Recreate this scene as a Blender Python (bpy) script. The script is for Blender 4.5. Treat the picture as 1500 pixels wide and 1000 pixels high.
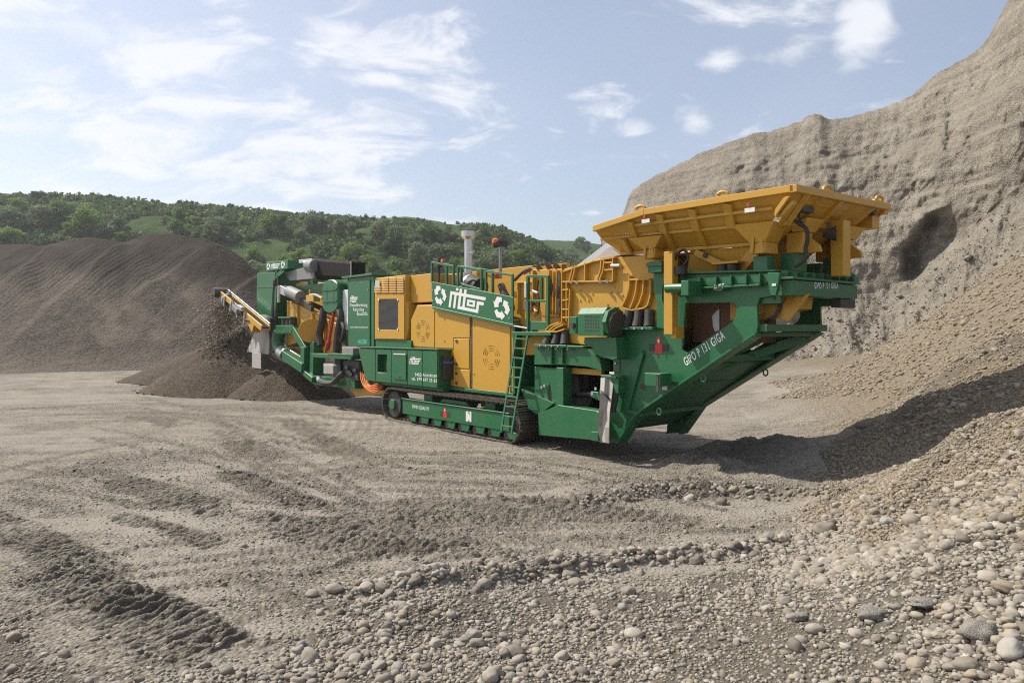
import bpy, bmesh, math, random
import numpy as np
from mathutils import Vector, Matrix
from mathutils.geometry import tessellate_polygon

for o in list(bpy.data.objects): bpy.data.objects.remove(o)
scene = bpy.context.scene
COL = scene.collection
R = math.radians

# ------------------------------------------------------------------ camera
CAM_H, FOC, HOR, CX = 2.6, 1050.0, 482.0, 750.0      # metres, pixels of a 1500 px wide picture
cam_d = bpy.data.cameras.new('camera'); cam = bpy.data.objects.new('camera', cam_d); COL.objects.link(cam)
cam.location = (0, 0, CAM_H); cam.rotation_euler = (R(90), 0, 0)
cam_d.sensor_width = 36.0; cam_d.lens = FOC/1500*36.0; cam_d.shift_y = -(500-HOR)/1500
cam_d.clip_start = 0.05; cam_d.clip_end = 6000
scene.camera = cam

# ------------------------------------------------------------------ sun and sky
SUN_EL, SUN_DIR = R(49), Vector((-0.93, 0.36))
SUN_DIR.normalize()
to_sun = Vector((SUN_DIR.x*math.cos(SUN_EL), SUN_DIR.y*math.cos(SUN_EL), math.sin(SUN_EL)))
sd = bpy.data.lights.new('sun', 'SUN'); so = bpy.data.objects.new('sun', sd); COL.objects.link(so)
sd.energy = 5.0; sd.angle = R(0.6); sd.color = (1.0, 0.93, 0.82)
so.rotation_euler = to_sun.to_track_quat('Z', 'Y').to_euler()
so.location = (-40, 20, 60)

world = bpy.data.worlds.new('World'); scene.world = world; world.use_nodes = True
wt = world.node_tree; wn = wt.nodes; wl = wt.links
for n in list(wn): wn.remove(n)
def wnode(t, **kw):
    n = wn.new(t)
    for k, v in kw.items(): setattr(n, k, v)
    return n
def wmath(op, a, b=None, c=None, clamp=False):
    n = wnode('ShaderNodeMath', operation=op); n.use_clamp = clamp
    for i, v in enumerate((a, b, c)):
        if v is None: continue
        if isinstance(v, (int, float)): n.inputs[i].default_value = v
        else: wl.new(v, n.inputs[i])
    return n.outputs[0]
sky = wnode('ShaderNodeTexSky', sky_type='NISHITA'); sky.sun_disc = False
sky.sun_elevation = SUN_EL; sky.sun_rotation = math.atan2(to_sun.x, to_sun.y)
sky.altitude = 400; sky.air_density = 1.0; sky.dust_density = 3.0; sky.ozone_density = 1.3
tc = wnode('ShaderNodeTexCoord'); sep = wnode('ShaderNodeSeparateXYZ'); wl.new(tc.outputs['Generated'], sep.inputs[0])
dx, dy, dz = sep.outputs
# clouds: noise on a flat cloud deck seen in perspective, thicker towards the sun side, plus a few separate puffs
den = wmath('MAXIMUM', wmath('ADD', dz, 0.34), 0.03)
comb = wnode('ShaderNodeCombineXYZ'); wl.new(wmath('DIVIDE', dx, den), comb.inputs[0]); wl.new(wmath('DIVIDE', dy, den), comb.inputs[1])
def cloudnoise(scale, detail, rough, off, sx=1.0, sy=1.0, dist=0.0):
    m = wnode('ShaderNodeMapping'); m.inputs['Location'].default_value = off; m.inputs['Scale'].default_value = (sx, sy, 1)
    wl.new(comb.outputs[0], m.inputs[0])
    n = wnode('ShaderNodeTexNoise'); n.inputs['Scale'].default_value = scale; n.inputs['Detail'].default_value = detail
    n.inputs['Roughness'].default_value = rough; n.inputs['Distortion'].default_value = dist
    wl.new(m.outputs[0], n.inputs['Vector']); return n.outputs[0]
big = cloudnoise(1.3, 2, 0.5, (3.1, 1.7, 0))
fine = cloudnoise(5.2, 10, 0.62, (0.4, 2.2, 5), 0.8, 1.3, 0.5)
nearsun = wmath('MULTIPLY_ADD', dx, -0.17, 0.01)                       # dx < 0 is the sun's side
raw = wmath('ADD', wmath('ADD', wmath('MULTIPLY', big, 0.45), wmath('MULTIPLY', fine, 0.95)), nearsun)
mr = wnode('ShaderNodeMapRange', interpolation_type='SMOOTHSTEP'); wl.new(raw, mr.inputs[0])
mr.inputs[1].default_value = 0.73; mr.inputs[2].default_value = 0.92; mr.inputs[3].default_value = 0; mr.inputs[4].default_value = 0.85
mask = mr.outputs[0]
puffn = cloudnoise(9.0, 8, 0.6, (1.4, 0.2, 9), 0.9, 1.1, 0.5)
def puff(px, py, wx, wy, amp):
    d = Vector(((px-CX)/FOC, 1, (HOR-py)/FOC)).normalized()
    ex = wmath('MULTIPLY', wmath('SUBTRACT', dx, d.x), FOC/wx); ez = wmath('MULTIPLY', wmath('SUBTRACT', dz, d.z), FOC/wy)
    r2 = wmath('ADD', wmath('MULTIPLY', ex, ex), wmath('MULTIPLY', ez, ez))
    front = wmath('GREATER_THAN', dy, 0.0)
    return wmath('MULTIPLY', wmath('MULTIPLY', wmath('EXPONENT', wmath('MULTIPLY', r2, -1.0)), amp), front)
acc = None
for a in [(1055, 92, 30, 22, .85), (1165, 72, 50, 28, .8), (1262, 40, 36, 50, 1.0), (1120, 112, 40, 12, .5), (1330, 75, 50, 16, .5), (1020, 180, 34, 24, .75), (930, 190, 34, 20, .8), (868, 172, 14, 26, .55), (820, 190, 30, 10, .5),
          (550, 116, 85, 13, 1.0), (490, 50, 50, 20, .9), (1270, 155, 60, 10, .6), (470, 200, 40, 40, .75), (270, 195, 70, 16, .7), (60, 185, 70, 18, .6), (740, 186, 24, 7, .4), (150, 50, 120, 35, .6), (330, 90, 100, 18, .6), (20, 90, 70, 30, .6), (230, 130, 90, 16, .55), (90, 260, 120, 14, .5), (380, 250, 90, 16, .5)]:
    p = puff(*a); acc = p if acc is None else wmath('MAXIMUM', acc, p)
pr = wnode('ShaderNodeMapRange', interpolation_type='SMOOTHSTEP')
wl.new(wmath('ADD', wmath('MULTIPLY', acc, 0.62), puffn), pr.inputs[0])
pr.inputs[1].default_value = 0.70; pr.inputs[2].default_value = 1.16; pr.inputs[3].default_value = 0; pr.inputs[4].default_value = 0.85
mask = wmath('MAXIMUM', mask, pr.outputs[0])
veil = wmath('ADD', wmath('MULTIPLY_ADD', dx, -0.05, 0.25), wmath('MULTIPLY', wmath('SUBTRACT', big, 0.5), 0.35), clamp=True)      # thin high veil over the whole sky
mask = wmath('ADD', mask, wmath('MULTIPLY', veil, wmath('SUBTRACT', 1.0, mask)))
above = wnode('ShaderNodeMapRange'); wl.new(dz, above.inputs[0]); above.inputs[1].default_value = -0.05; above.inputs[2].default_value = 0.02
mask = wmath('MULTIPLY', mask, above.outputs[0], clamp=True)
mx = wnode('ShaderNodeMix', data_type='RGBA'); wl.new(mask, mx.inputs[0]); wl.new(sky.outputs[0], mx.inputs[6]); mx.inputs[7].default_value = (6.6, 6.7, 7.0, 1)
bg = wnode('ShaderNodeBackground'); bg.inputs[1].default_value = 0.12; wl.new(mx.outputs[2], bg.inputs[0])
wo = wnode('ShaderNodeOutputWorld'); wl.new(bg.outputs[0], wo.inputs[0])

vs = scene.view_settings; vs.view_transform = 'Standard'; vs.look = 'None'; vs.gamma = 1.0; vs.use_curve_mapping = False; vs.exposure = 0.3
scene.render.engine = 'CYCLES'
cy = scene.cycles; cy.use_denoising = False; cy.denoiser = 'OPENIMAGEDENOISE'; cy.denoising_input_passes = 'RGB_ALBEDO_NORMAL'; cy.denoising_prefilter = 'ACCURATE'; cy.pixel_filter_type = 'BLACKMAN_HARRIS'; cy.filter_width = 1.15; cy.max_bounces = 6; cy.diffuse_bounces = 3; cy.glossy_bounces = 3; cy.transmission_bounces = 3; cy.volume_bounces = 1; cy.use_adaptive_sampling = True; cy.adaptive_threshold = 0.015; cy.sample_clamp_indirect = 6.0

# ------------------------------------------------------------------ helpers
rng = np.random.default_rng(7); random.seed(7)
def at(px, py, Z): return Vector(((px-CX)/FOC*Z, Z, CAM_H+(HOR-py)/FOC*Z))           # point seen at a pixel, Z metres ahead
def gnd(px, py): Z = FOC*CAM_H/(py-HOR); return ((px-CX)/FOC*Z, Z)                   # the same on flat ground
def tag(o, label=None, cat=None, group=None, kind=None):
    if label: o['label'] = label
    if cat: o['category'] = cat
    if group: o['group'] = group
    if kind: o['kind'] = kind
    return o
def empty(name, loc=(0, 0, 0), rz=0, parent=None):
    o = bpy.data.objects.new(name, None); COL.objects.link(o); o.location = loc; o.rotation_euler = (0, 0, rz); o.empty_display_size = 0.2
    if parent: o.parent = parent
    return o
def mesh_np(name, v, f, mat=None, smooth=True, attrs=None):
    """v (n,3), f (m,3|4) arrays -> mesh data, quickly"""
    me = bpy.data.meshes.new(name); v = np.asarray(v, np.float32); f = np.asarray(f, np.int32); k = f.shape[1]
    me.vertices.add(len(v)); me.vertices.foreach_set('co', v.ravel())
    me.loops.add(f.size); me.loops.foreach_set('vertex_index', f.ravel())
    me.polygons.add(len(f)); me.polygons.foreach_set('loop_start', np.arange(0, f.size, k, dtype=np.int32))
    me.polygons.foreach_set('use_smooth', np.full(len(f), smooth))
    for an, arr in (attrs or {}).items():
        a = me.attributes.new(an, 'FLOAT', 'POINT'); a.data.foreach_set('value', np.asarray(arr, np.float32))
    me.update(calc_edges=True)
    if mat: me.materials.append(mat)
    return me
def link(name, me, parent=None):
    o = bpy.data.objects.new(name, me); COL.objects.link(o)
    if parent: o.parent = parent
    return o
def hash2(xi, yi, s):
    h = (xi.astype(np.int64)*374761393+yi.astype(np.int64)*668265263+s*1442695041) & 0xffffffff
    h = ((h ^ (h >> 13))*1274126177) & 0xffffffff
    return ((h ^ (h >> 16)) & 0xffffff)/float(0xffffff)
def vnoise(x, y, s=0):
    xi = np.floor(x); yi = np.floor(y); fx = x-xi; fy = y-yi; fx = fx*fx*fx*(fx*(fx*6-15)+10); fy = fy*fy*fy*(fy*(fy*6-15)+10)
    a = hash2(xi, yi, s); b = hash2(xi+1, yi, s); c = hash2(xi, yi+1, s); d = hash2(xi+1, yi+1, s)
    return (a+(b-a)*fx)*(1-fy)+(c+(d-c)*fx)*fy
def fbm(x, y, oct=4, s=0, gain=0.5):
    t = 0; amp = 1; n = 0
    for i in range(oct):
        t = t+amp*(vnoise(x*2**i+17.3*i, y*2**i-9.1*i, s+i)-0.5); n += amp; amp *= gain
    return t/n*2
def sstep(a, b, x): t = np.clip((x-a)/(b-a), 0, 1); return t*t*(3-2*t)

# materials --------------------------------------------------------
def mat_new(name):
    m = bpy.data.materials.new(name); m.use_nodes = True; nt = m.node_tree
    b = nt.nodes['Principled BSDF']; return m, nt, b
def N(nt, t, **kw):
    n = nt.nodes.new(t)
    for k, v in kw.items(): setattr(n, k, v)
    return n
def noise(nt, scale, detail=4, rough=0.55, vec=None, out=0):
    n = N(nt, 'ShaderNodeTexNoise'); n.inputs['Scale'].default_value = scale; n.inputs['Detail'].default_value = detail; n.inputs['Roughness'].default_value = rough
    if vec: nt.links.new(vec, n.inputs['Vector'])
    return n.outputs[out]
def ramp(nt, fac, stops):
    r = N(nt, 'ShaderNodeValToRGB'); nt.links.new(fac, r.inputs[0]); e = r.color_ramp.elements
    while len(e) > 1: e.remove(e[-1])
    e[0].position = stops[0][0]; e[0].color = (*stops[0][1], 1)
    for p, c in stops[1:]: k = e.new(p); k.color = (*c, 1)
    return r.outputs[0]
def mixc(nt, fac, a, b, mode='MIX'):
    n = N(nt, 'ShaderNodeMix', data_type='RGBA', blend_type=mode)
    for sock, v in ((n.inputs[0], fac), (n.inputs[6], a), (n.inputs[7], b)):
        if isinstance(v, (int, float)): sock.default_value = v
        elif isinstance(v, tuple): sock.default_value = (*v, 1)
        else: nt.links.new(v, sock)
    return n.outputs[2]
def mth(nt, op, a, b=0.0, clamp=False):
    n = N(nt, 'ShaderNodeMath', operation=op); n.use_clamp = clamp
    for i, v in enumerate((a, b)):
        if isinstance(v, (int, float)): n.inputs[i].default_value = v
        else: nt.links.new(v, n.inputs[i])
    return n.outputs[0]
def bump(nt, b, h, strength, dist, prev=None):
    n = N(nt, 'ShaderNodeBump'); n.inputs['Strength'].default_value = strength; n.inputs['Distance'].default_value = dist
    nt.links.new(h, n.inputs['Height'])
    if prev: nt.links.new(prev, n.inputs['Normal'])
    nt.links.new(n.outputs[0], b.inputs['Normal']); return n.outputs[0]
def pos(nt): return N(nt, 'ShaderNodeNewGeometry').outputs['Position']
def objco(nt): return N(nt, 'ShaderNodeTexCoord').outputs['Object']
def attr(nt, name): return N(nt, 'ShaderNodeAttribute', attribute_name=name).outputs['Fac']

def gravel_mat(name, stops, stone=18.0, bumpd=0.03, tint=None, attrname=None, dark=None, dustcol=None, coarse=None, earth=None, vw=.45, streak=None, strata=None):
    """loose gravel: voronoi stones with a tone each, fine noise, optional attribute blending to another tone"""
    m, nt, b = mat_new(name); p = pos(nt)
    v = N(nt, 'ShaderNodeTexVoronoi'); v.inputs['Scale'].default_value = stone; nt.links.new(p, v.inputs['Vector'])
    sepc = N(nt, 'ShaderNodeSeparateColor'); nt.links.new(v.outputs['Color'], sepc.inputs[0])
    big = noise(nt, 0.35, 5, 0.6, p); fin = noise(nt, stone*2.3, 3, 0.7, p)
    f = mth(nt, 'ADD', mth(nt, 'MULTIPLY', sepc.outputs[0], vw), mth(nt, 'ADD', mth(nt, 'MULTIPLY', big, 0.8-vw), mth(nt, 'MULTIPLY', fin, 0.2)))
    if streak:
        mp = N(nt, 'ShaderNodeMapping'); mp.inputs['Scale'].default_value = streak; nt.links.new(p, mp.inputs[0]); f = mth(nt, 'ADD', f, mth(nt, 'MULTIPLY', mth(nt, 'SUBTRACT', noise(nt, 1.0, 6, .65, mp.outputs[0]), .5), .5))
    if strata:
        mp = N(nt, 'ShaderNodeMapping'); mp.inputs['Scale'].default_value = strata; nt.links.new(p, mp.inputs[0]); f = mth(nt, 'ADD', f, mth(nt, 'MULTIPLY', mth(nt, 'SUBTRACT', noise(nt, 1.0, 5, .6, mp.outputs[0]), .5), .45))
    c = ramp(nt, f, stops)
    if tint: c = mixc(nt, ramp(nt, noise(nt, tint[0], 4, 0.6, p), [(0.45, (0, 0, 0)), (0.62, (1, 1, 1))]), c, tint[1])
    h = mth(nt, 'ADD', mth(nt, 'MULTIPLY', v.outputs['Distance'], -1.0), mth(nt, 'MULTIPLY', fin, 0.5))
    if attrname:
        a = attr(nt, attrname)
        c = mixc(nt, a, c, mixc(nt, fin, dark[0], dark[1]))
    if dustcol:
        a = attr(nt, 'dust')
        c = mixc(nt, a, c, mixc(nt, fin, dustcol[0], dustcol[1]))
    if earth: c = mixc(nt, attr(nt, 'earth'), c, mixc(nt, mth(nt, 'ADD', mth(nt, 'MULTIPLY', sepc.outputs[0], .6), mth(nt, 'MULTIPLY', fin, .4)), earth[0], earth[1]))
    nt.links.new(c, b.inputs['Base Color']); b.inputs['Roughness'].default_value = 0.95; b.inputs['Specular IOR Level'].default_value = 0.15
    prev = bump(nt, b, h, 0.8, bumpd)
    if coarse: bump(nt, b, noise(nt, coarse[0], 6, 0.65, p), 0.9, coarse[1], prev)
    return m
M = {}
M['ground'] = gravel_mat('compacted_gravel', [(0.25, (.085, .075, .06)), (0.5, (.19, .17, .139)), (0.75, (.35, .318, .268))], 30, 0.026,
                         attrname='rough', dark=((.044, .038, .030), (.165, .144, .114)), dustcol=((.17, .152, .126), (.37, .337, .287)), earth=((.10, .082, .058), (.27, .226, .168)))  # the rough attribute also carries painted shade
M['slope'] = gravel_mat('slope_gravel', [(0.25, (.16, .125, .085)), (0.5, (.26, .215, .15)), (0.8, (.42, .36, .27))], 14, 0.05)
M['stock'] = gravel_mat('stockpile_gravel', [(0.2, (.042, .035, .029)), (0.5, (.085, .071, .058)), (0.8, (.135, .115, .095))], 9, 0.06, attrname='sand', dark=((.14, .118, .093), (.23, .197, .158)), dustcol=((.026, .021, .018), (.068, .056, .046)))
M['pile'] = gravel_mat('fresh_gravel', [(0.2, (.036, .028, .021)), (0.5, (.078, .061, .046)), (0.8, (.15, .122, .092))], 22, 0.04)
M['cliff'] = gravel_mat('cliff_gravel', [(0.25, (.102, .089, .072)), (0.5, (.198, .176, .143)), (0.75, (.30, .27, .224))], 11, 0.07, attrname='sand', dark=((.20, .182, .148), (.30, .272, .225)), coarse=(1.6, 0.12), vw=.32, streak=(1.3, 1.3, .22), strata=(.10, .10, 2.2))
# ================================================================== TERRAIN
# ground: one sheet, a height field that climbs to the gravel slope on the right
ctrl = []
for px, py, Z in [(1500,1000,4.1),(1500,850,4.9),(1500,740,6.2),(1500,612,9.0),(1500,540,12),(1500,488,14.5),(1500,430,18),(1500,372,23),
                  (1400,950,4.7),(1400,760,7.2),(1400,640,11),(1400,540,15.2),(1400,438,24),(1300,800,7.5),(1300,660,12.3),(1300,592,16.6),(1300,540,22),(1300,502,27),
                  (1200,720,11),(1200,622,17.3),(1200,562,28),(1185,552,33),(1100,640,16.6),(1100,590,24.6),(1150,577,27.5)]:
    w = at(px, py, Z); ctrl.append((w.x, w.y, w.z))
for x, y in [(-40,5),(-40,20),(-40,45),(-20,6),(-20,15),(-20,30),(-20,48),(-8,5),(-8,9),(-8,15),(-8,24),(-8,40),(0,8),(0,13),(0,20),(0,30),(0,45),(4,13),(4,18),(6,24),(6,36),(8,45),(-3,6.5),(-3,11),(2,9),(2,10.5),(-4,-6),(-20,-10),(0,-20),(3.2,15)]:
    ctrl.append((x, y, 0.0))
ctrl += [(-3, 4, 0.02), (0, 4.6, .10), (1.5, 5.5, .14), (0, 0, .25), (6, 3, 1.0), (8, 6, 1.9), (14, 8, 4.2), (22, 15, 7.0), (26, 25, 8.0), (12, -4, 2.2), (25, 0, 6), (20, 31, 3.4), (16.5, 33, .9), (17, 37, .3), (12, 40, .1), (28, 40, 3)]
ctrl = np.array(ctrl)
def mq(d): return np.sqrt(d*d+1.2*1.2)
_D = np.sqrt(((ctrl[:, None, :2]-ctrl[None, :, :2])**2).sum(-1))
_n = len(ctrl); _A = np.zeros((_n+1, _n+1)); _A[:_n, :_n] = mq(_D)-np.eye(_n)*0.02; _A[:_n, _n] = 1; _A[_n, :_n] = 1
_w = np.linalg.solve(_A, np.append(ctrl[:, 2], 0))
def base_h(x, y):
    out = np.full(x.shape, _w[-1])
    for (cx, cy, _), w in zip(ctrl, _w): out = out+w*np.sqrt((x-cx)**2+(y-cy)**2+1.44)
    far = sstep(45, 70, np.hypot(x, y))
    out = np.where(out < 0.12, 0.12*np.tanh(out/0.12), out)
    return np.clip(out, -0.1, 9)*(1-far)
def seg_d(x, y, pts):
    """signed-ish distance to a polyline: (distance, side) with side>0 on the far side"""
    best = np.full(x.shape, 1e9); side = np.zeros(x.shape); tt = np.zeros(x.shape)
    acc = 0
    for (x0, y0), (x1, y1) in zip(pts[:-1], pts[1:]):
        dx_, dy_ = x1-x0, y1-y0; L2 = dx_*dx_+dy_*dy_; t = np.clip(((x-x0)*dx_+(y-y0)*dy_)/L2, 0, 1)
        d = np.hypot(x-x0-t*dx_, y-y0-t*dy_); m = d < best
        best = np.where(m, d, best); side = np.where(m, np.sign(dx_*(y-y0)-dy_*(x-x0)), side); tt = np.where(m, acc+t, tt); acc += 1
    return best, side, tt/acc
# low banks pushed up along the lane: pixel line of the crest, height, width far side, width near side
BANKS = [([(850,742),(960,727),(1060,724),(1160,735),(1240,752)], .22, .9, .16),
         ([(480,868),(600,862),(720,852),(830,838),(930,822),(1060,812),(1180,790)], .13, .45, .13),
         ([(540,886),(600,902),(560,930)], .08, .4, .25),
         ([(1000,690),(1080,672),(1190,672)], .30, .7, .7),
         ([(1330,700),(1420,690),(1500,660)], .10, .5, .3), ([(1250,830),(1350,790),(1450,770)], .10, .4, .25),
         ([(430,836),(480,830),(600,800)], .07, .4, .10), ([(560,735),(700,748),(860,760)], .07, .5, .10), ([(500,700),(640,708),(800,715)], .05, .4, .10), ([(0,735),(40,738),(110,752)], .06, .3, .1), ([(560,830),(680,822),(800,805)], .05, .3, .08), ([(300,835),(380,860),(470,890)], .05, .3, .1), ([(900,775),(1050,782),(1180,775)], .06, .4, .1)]
BANKS = [([gnd(*p) for p in ps], h, wf, wn_) for ps, h, wf, wn_ in BANKS]
# churned patches left by tracks: centre px, half size px, tilt, groove period m, amplitude
PATCH = []
for cx_, cy_, hx, hy, per, amp, ang in [(620,780,150,30,.2,.02,.05),(215,614,60,8,.3,.02,0),(70,626,60,14,.3,.02,0),(720,760,140,18,.2,.02,.0),(360,598,110,8,.3,.02,0),(850,795,170,20,.2,.02,.02),(540,690,60,16,.2,.02,.1)]:
    x0, y0 = gnd(cx_, cy_); x1, _ = gnd(cx_+hx, cy_); _, y1 = gnd(cx_, cy_+hy); _, y2 = gnd(cx_, cy_-hy)
    PATCH.append((x0, (y1+y2)/2, abs(x1-x0), abs(y2-y1)/2, per, amp, ang))
# crawler lanes: the pixel line of the middle, half width m, cleat period m, relief m, how broken the mark is
LANES = [([(-140,770),(-20,805),(110,845),(215,895),(330,965)], .42, .125, .050, -.35), ([(-60,745),(60,790),(160,850)], .36, .125, .045, -.2), ([(60,672),(160,700),(250,728),(340,752),(440,776),(560,800),(700,815)], .46, .14, .042, -.3),
         ([(330,690),(410,722),(455,748),(520,778)], .42, .12, .036, -.5), ([(150,870),(250,905),(330,950),(420,990)], .36, .13, .055, -.25), ([(420,612),(480,645),(540,672),(620,700)], .45, .2, .035, -.15), ([(160,752),(240,770),(330,800)], .22, .14, .035, .0),
         ([(540,790),(640,812),(760,830)], .35, .14, .03, .0), ([(620,716),(760,738),(900,752),(1040,770)], .40, .16, .035, -.1), ([(560,742),(700,768),(860,790)], .36, .16, .03, .05), ([(780,700),(900,712),(1040,722)], .35, .16, .025, .1), ([(130,600),(220,612),(330,640),(420,690)], .5, .22, .03, .05)]
LANES = [(ps, w, per, amp*.9, br, 1.0) for ps, w, per, amp, br in LANES]
# long sweeping wheel tracks, faint
for ps, w, dy_ in [([(-50,700),(120,660),(260,640),(380,650),(480,690),(560,740)], .17, 20), ([(200,578),(300,602),(360,640),(390,690)], .22, 16), ([(300,700),(500,716),(700,722),(900,712),(1100,688)], .18, 22), ([(0,600),(200,590),(400,600),(560,620)], .3, 12), ([(0,860),(200,800),(420,770),(640,760),(860,775)], .13, 30), ([(240,960),(420,880),(640,830),(860,800)], .12, 26), ([(380,690),(560,664),(760,660)], .2, 14), ([(120,620),(300,660),(480,720),(640,780),(780,830)], .16, 18), ([(0,680),(200,720),(420,740),(680,735),(960,745)], .15, 20), ([(700,660),(880,690),(1080,740)], .16, 14), ([(430,800),(620,770),(840,755),(1060,760)], .13, 16), ([(-60,900),(160,850),(400,820),(600,815)], .11, 22), ([(260,590),(420,640),(600,676),(820,690)], .18, 10)]:
    for k in (0, 1): LANES.append(([(a, b+k*dy_) for a, b in ps], w, .10, .028, -.45, .72))
LANES = [([gnd(*p) for p in ps], w, per, amp, br, tone) for ps, w, per, amp, br, tone in LANES]
def detail_h(x, y):
    """relief on top of base_h -> (height, rough and painted shade mask, dust mask)"""
    n1 = fbm(x*.35, y*.35, 4, 3); n2 = fbm(x*1.3, y*1.3, 4, 11); n3 = fbm(x*6, y*6, 3, 23); n4 = fbm(x*14, y*14, 2, 31)
    sl = sstep(.35, 1.2, base_h(x, y))
    h = .05*n1+.018*n2+.005*n3+.003*n4+sl*(.12*n2+.05*n3+.10*n1)
    rough = np.zeros(x.shape)  # rough ground, plus painted shade of track grooves and bank faces
    for (cx_, cy_, hx, hy, per, amp, ang) in PATCH:
        d = np.hypot((x-cx_)/hx, (y-cy_-(x-cx_)*-ang*.2)/hy)+.6*n2+.3*n3; m = sstep(1.1, .6, d)
        ph = (y*math.cos(ang)-x*math.sin(ang)+.05*n2)/per*2*math.pi
        g = np.abs(np.sin(ph*.5))**.7
        h = h+m*(1.2*amp*(g-.5)*(0.75+.5*n3)+.012*n3+.016*n4+.015); rough = np.maximum(rough, m*np.clip(.5+.3*n2+.2*n3, 0, 1))
    for li, (pts, w, per, amp, br, tone) in enumerate(LANES):
        d, s, t = seg_d(x, y, pts); (xa, ya), (xb, yb) = pts[0], pts[-1]; L_ = math.hypot(xb-xa, yb-ya)
        al = ((x-xa)*(xb-xa)+(y-ya)*(yb-ya))/L_
        m = sstep(1.05, .7, d/w+.30*n2+.22*n3)*sstep(-.02, .05, t)*sstep(1.0, .95, t)*sstep(br-.12, br+.12, fbm(x*.5+li*9, y*.5, 3, 151)+.2*n3)
        g = sstep(.25, .85, np.abs(np.sin((al+.03*n2+.008*n4+.12*d)/per*math.pi)))
        h = h+m*(amp*(g-.6)*(.9+.6*n2+.4*n3)+.008*n3+.010*n4); rough = np.maximum(rough, tone*m*np.clip(.66+.35*n2+.2*n3+.4*(1-g), 0, 1))  # grooves between cleats coloured darker to paint in their shadow lines
    for pts, hh, wf, wn_ in BANKS:
        d, s, t = seg_d(x, y, pts); w = np.where(s < 0, wn_, wf)*(1+.35*n2); e = np.sin(np.clip(t, 0, 1)*math.pi)**.5
        r = np.exp(-(d/np.maximum(w, .03))**2)*e*hh*(1+.5*n2+.35*n3); h = h+r
        rough = np.maximum(rough, np.exp(-(d/(w*1.3+.02))**2)*e*np.where(s < 0, .9, .45))  # near face of each bank coloured darker, painting in its shade
    # cleat strip of a crawler and bent wheel tracks
    for (a, b2, wid, per, amp) in [((490,678),(780,674),.22,.16,.05),((500,655),(760,650),.2,.16,.025),((560,722),(900,742),.22,.2,.03),((470,640),(700,636),.2,.2,.02),((600,690),(950,705),.25,.25,.02)]:
        p0, p1 = gnd(*a), gnd(*b2); d, s, t = seg_d(x, y, [p0, p1]); m = sstep(wid, wid*.8, d)*sstep(0, .1, t)*sstep(1, .9, t)
        al = ((x-p0[0])*(p1[0]-p0[0])+(y-p0[1])*(p1[1]-p0[1]))/math.hypot(p1[0]-p0[0], p1[1]-p0[1])
        h = h+m*amp*(np.abs(np.sin((al+.5*d*s)/per*math.pi))**.6-.5)*(1+.6*n2); 
    cxr, cyr = gnd(60, 640); rr = np.hypot((x-cxr), (y-cyr)*.8)
    m = sstep(3.5, 5, rr)*sstep(9.5, 8, rr)*sstep(-.2, .3, n1+n2*.5)*sstep(12, 15, y)*sstep(30, 26, y)
    h = h+m*.02*np.sin(rr/.28*2*math.pi)*(.6+n3)
    strk = fbm(x*.35+.1*y, y*2.6-.25*x, 4, 79); strk2 = fbm(x*1.2+.3*y, y*7-.8*x, 3, 81)
    h = h+.010*strk+.006*strk2*sstep(8, 10, y)
    dust = np.clip(.42+.7*fbm(x*.25+5, y*.5, 4, 77)+.6*n2+.75*strk+.5*strk2+.25*n3, 0, 1)*(1-rough)*(1-sstep(.15, .6, base_h(x, y)))
    lane = sstep(-.2, .15, .5*n1+.4*n2)
    rough = np.maximum(rough, (1-lane)*.3*(1-dust))
    h = h+rough*(.012*n3+.009*n4)
    return h, np.clip(rough, 0, 1), np.clip(dust, 0, 1)
def ground_h(x, y): return base_h(x, y)+detail_h(x, y)[0]
rad = np.concatenate([np.geomspace(.25, 4.0, 22)[:-1], np.geomspace(4.0, 14, 520)[:-1], np.geomspace(14, 48, 190)[:-1], np.geomspace(48, 620, 30)])
ta = np.concatenate([np.linspace(-1.08, 1.08, 530)]); angd = np.arctan(ta*0.82/1.0)
ang = np.concatenate([angd, np.linspace(angd[-1], angd[0]+2*math.pi, 46)[1:-1]])
A_, R_ = np.meshgrid(ang, rad); gx = np.sin(A_)*R_; gy = np.cos(A_)*R_
dh, rough_and_shade_, dust_ = detail_h(gx, gy); fade = 1-sstep(45, 70, R_)
gz = base_h(gx, gy)+dh*fade
nr, nc = gx.shape
ii, jj = np.meshgrid(np.arange(nr-1), np.arange(nc), indexing='ij'); j2 = (jj+1) % nc
faces = np.stack([ii*nc+jj, (ii+1)*nc+jj, (ii+1)*nc+j2, ii*nc+j2], -1).reshape(-1, 4)
COBBLE = [(-60,925),(30,918),(60,960),(200,1005),(380,985),(440,950),(480,905),(520,888),(700,884),(850,866),(960,846),(1080,832),(1160,800),(1195,750),(1230,700),(1200,668),(1240,640),(1330,590),(1430,535),(1520,478),(1800,300),(1800,1300),(-200,1300)]
def pip(x, y, poly):
    ins = np.zeros(x.shape, bool); j = len(poly)-1
    for i in range(len(poly)):
        xi, yi = poly[i]; xj, yj = poly[j]; c = ((yi > y) != (yj > y)) & (x < (xj-xi)*(y-yi)/(yj-yi+1e-12)+xi); ins ^= c; j = i
    return ins
def to_px(x, y, z): return CX+x/y*FOC, HOR-(z-CAM_H)/y*FOC
_b = base_h(gx, gy); _sy = np.maximum(gy, .5); _px, _py = to_px(gx, _sy, _b); _py = _py+26*fbm(gx*.9, gy*.9, 3, 121)
cob = pip(_px, _py, COBBLE) & (gy > 2) & (gy < 18)
rough_and_shade_ = np.where(cob, np.maximum(rough_and_shade_, .85), rough_and_shade_); dust_ = np.where(cob, 0, dust_)  # dark soil between cobbles; its colour also deepens the shade of the gaps
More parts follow.
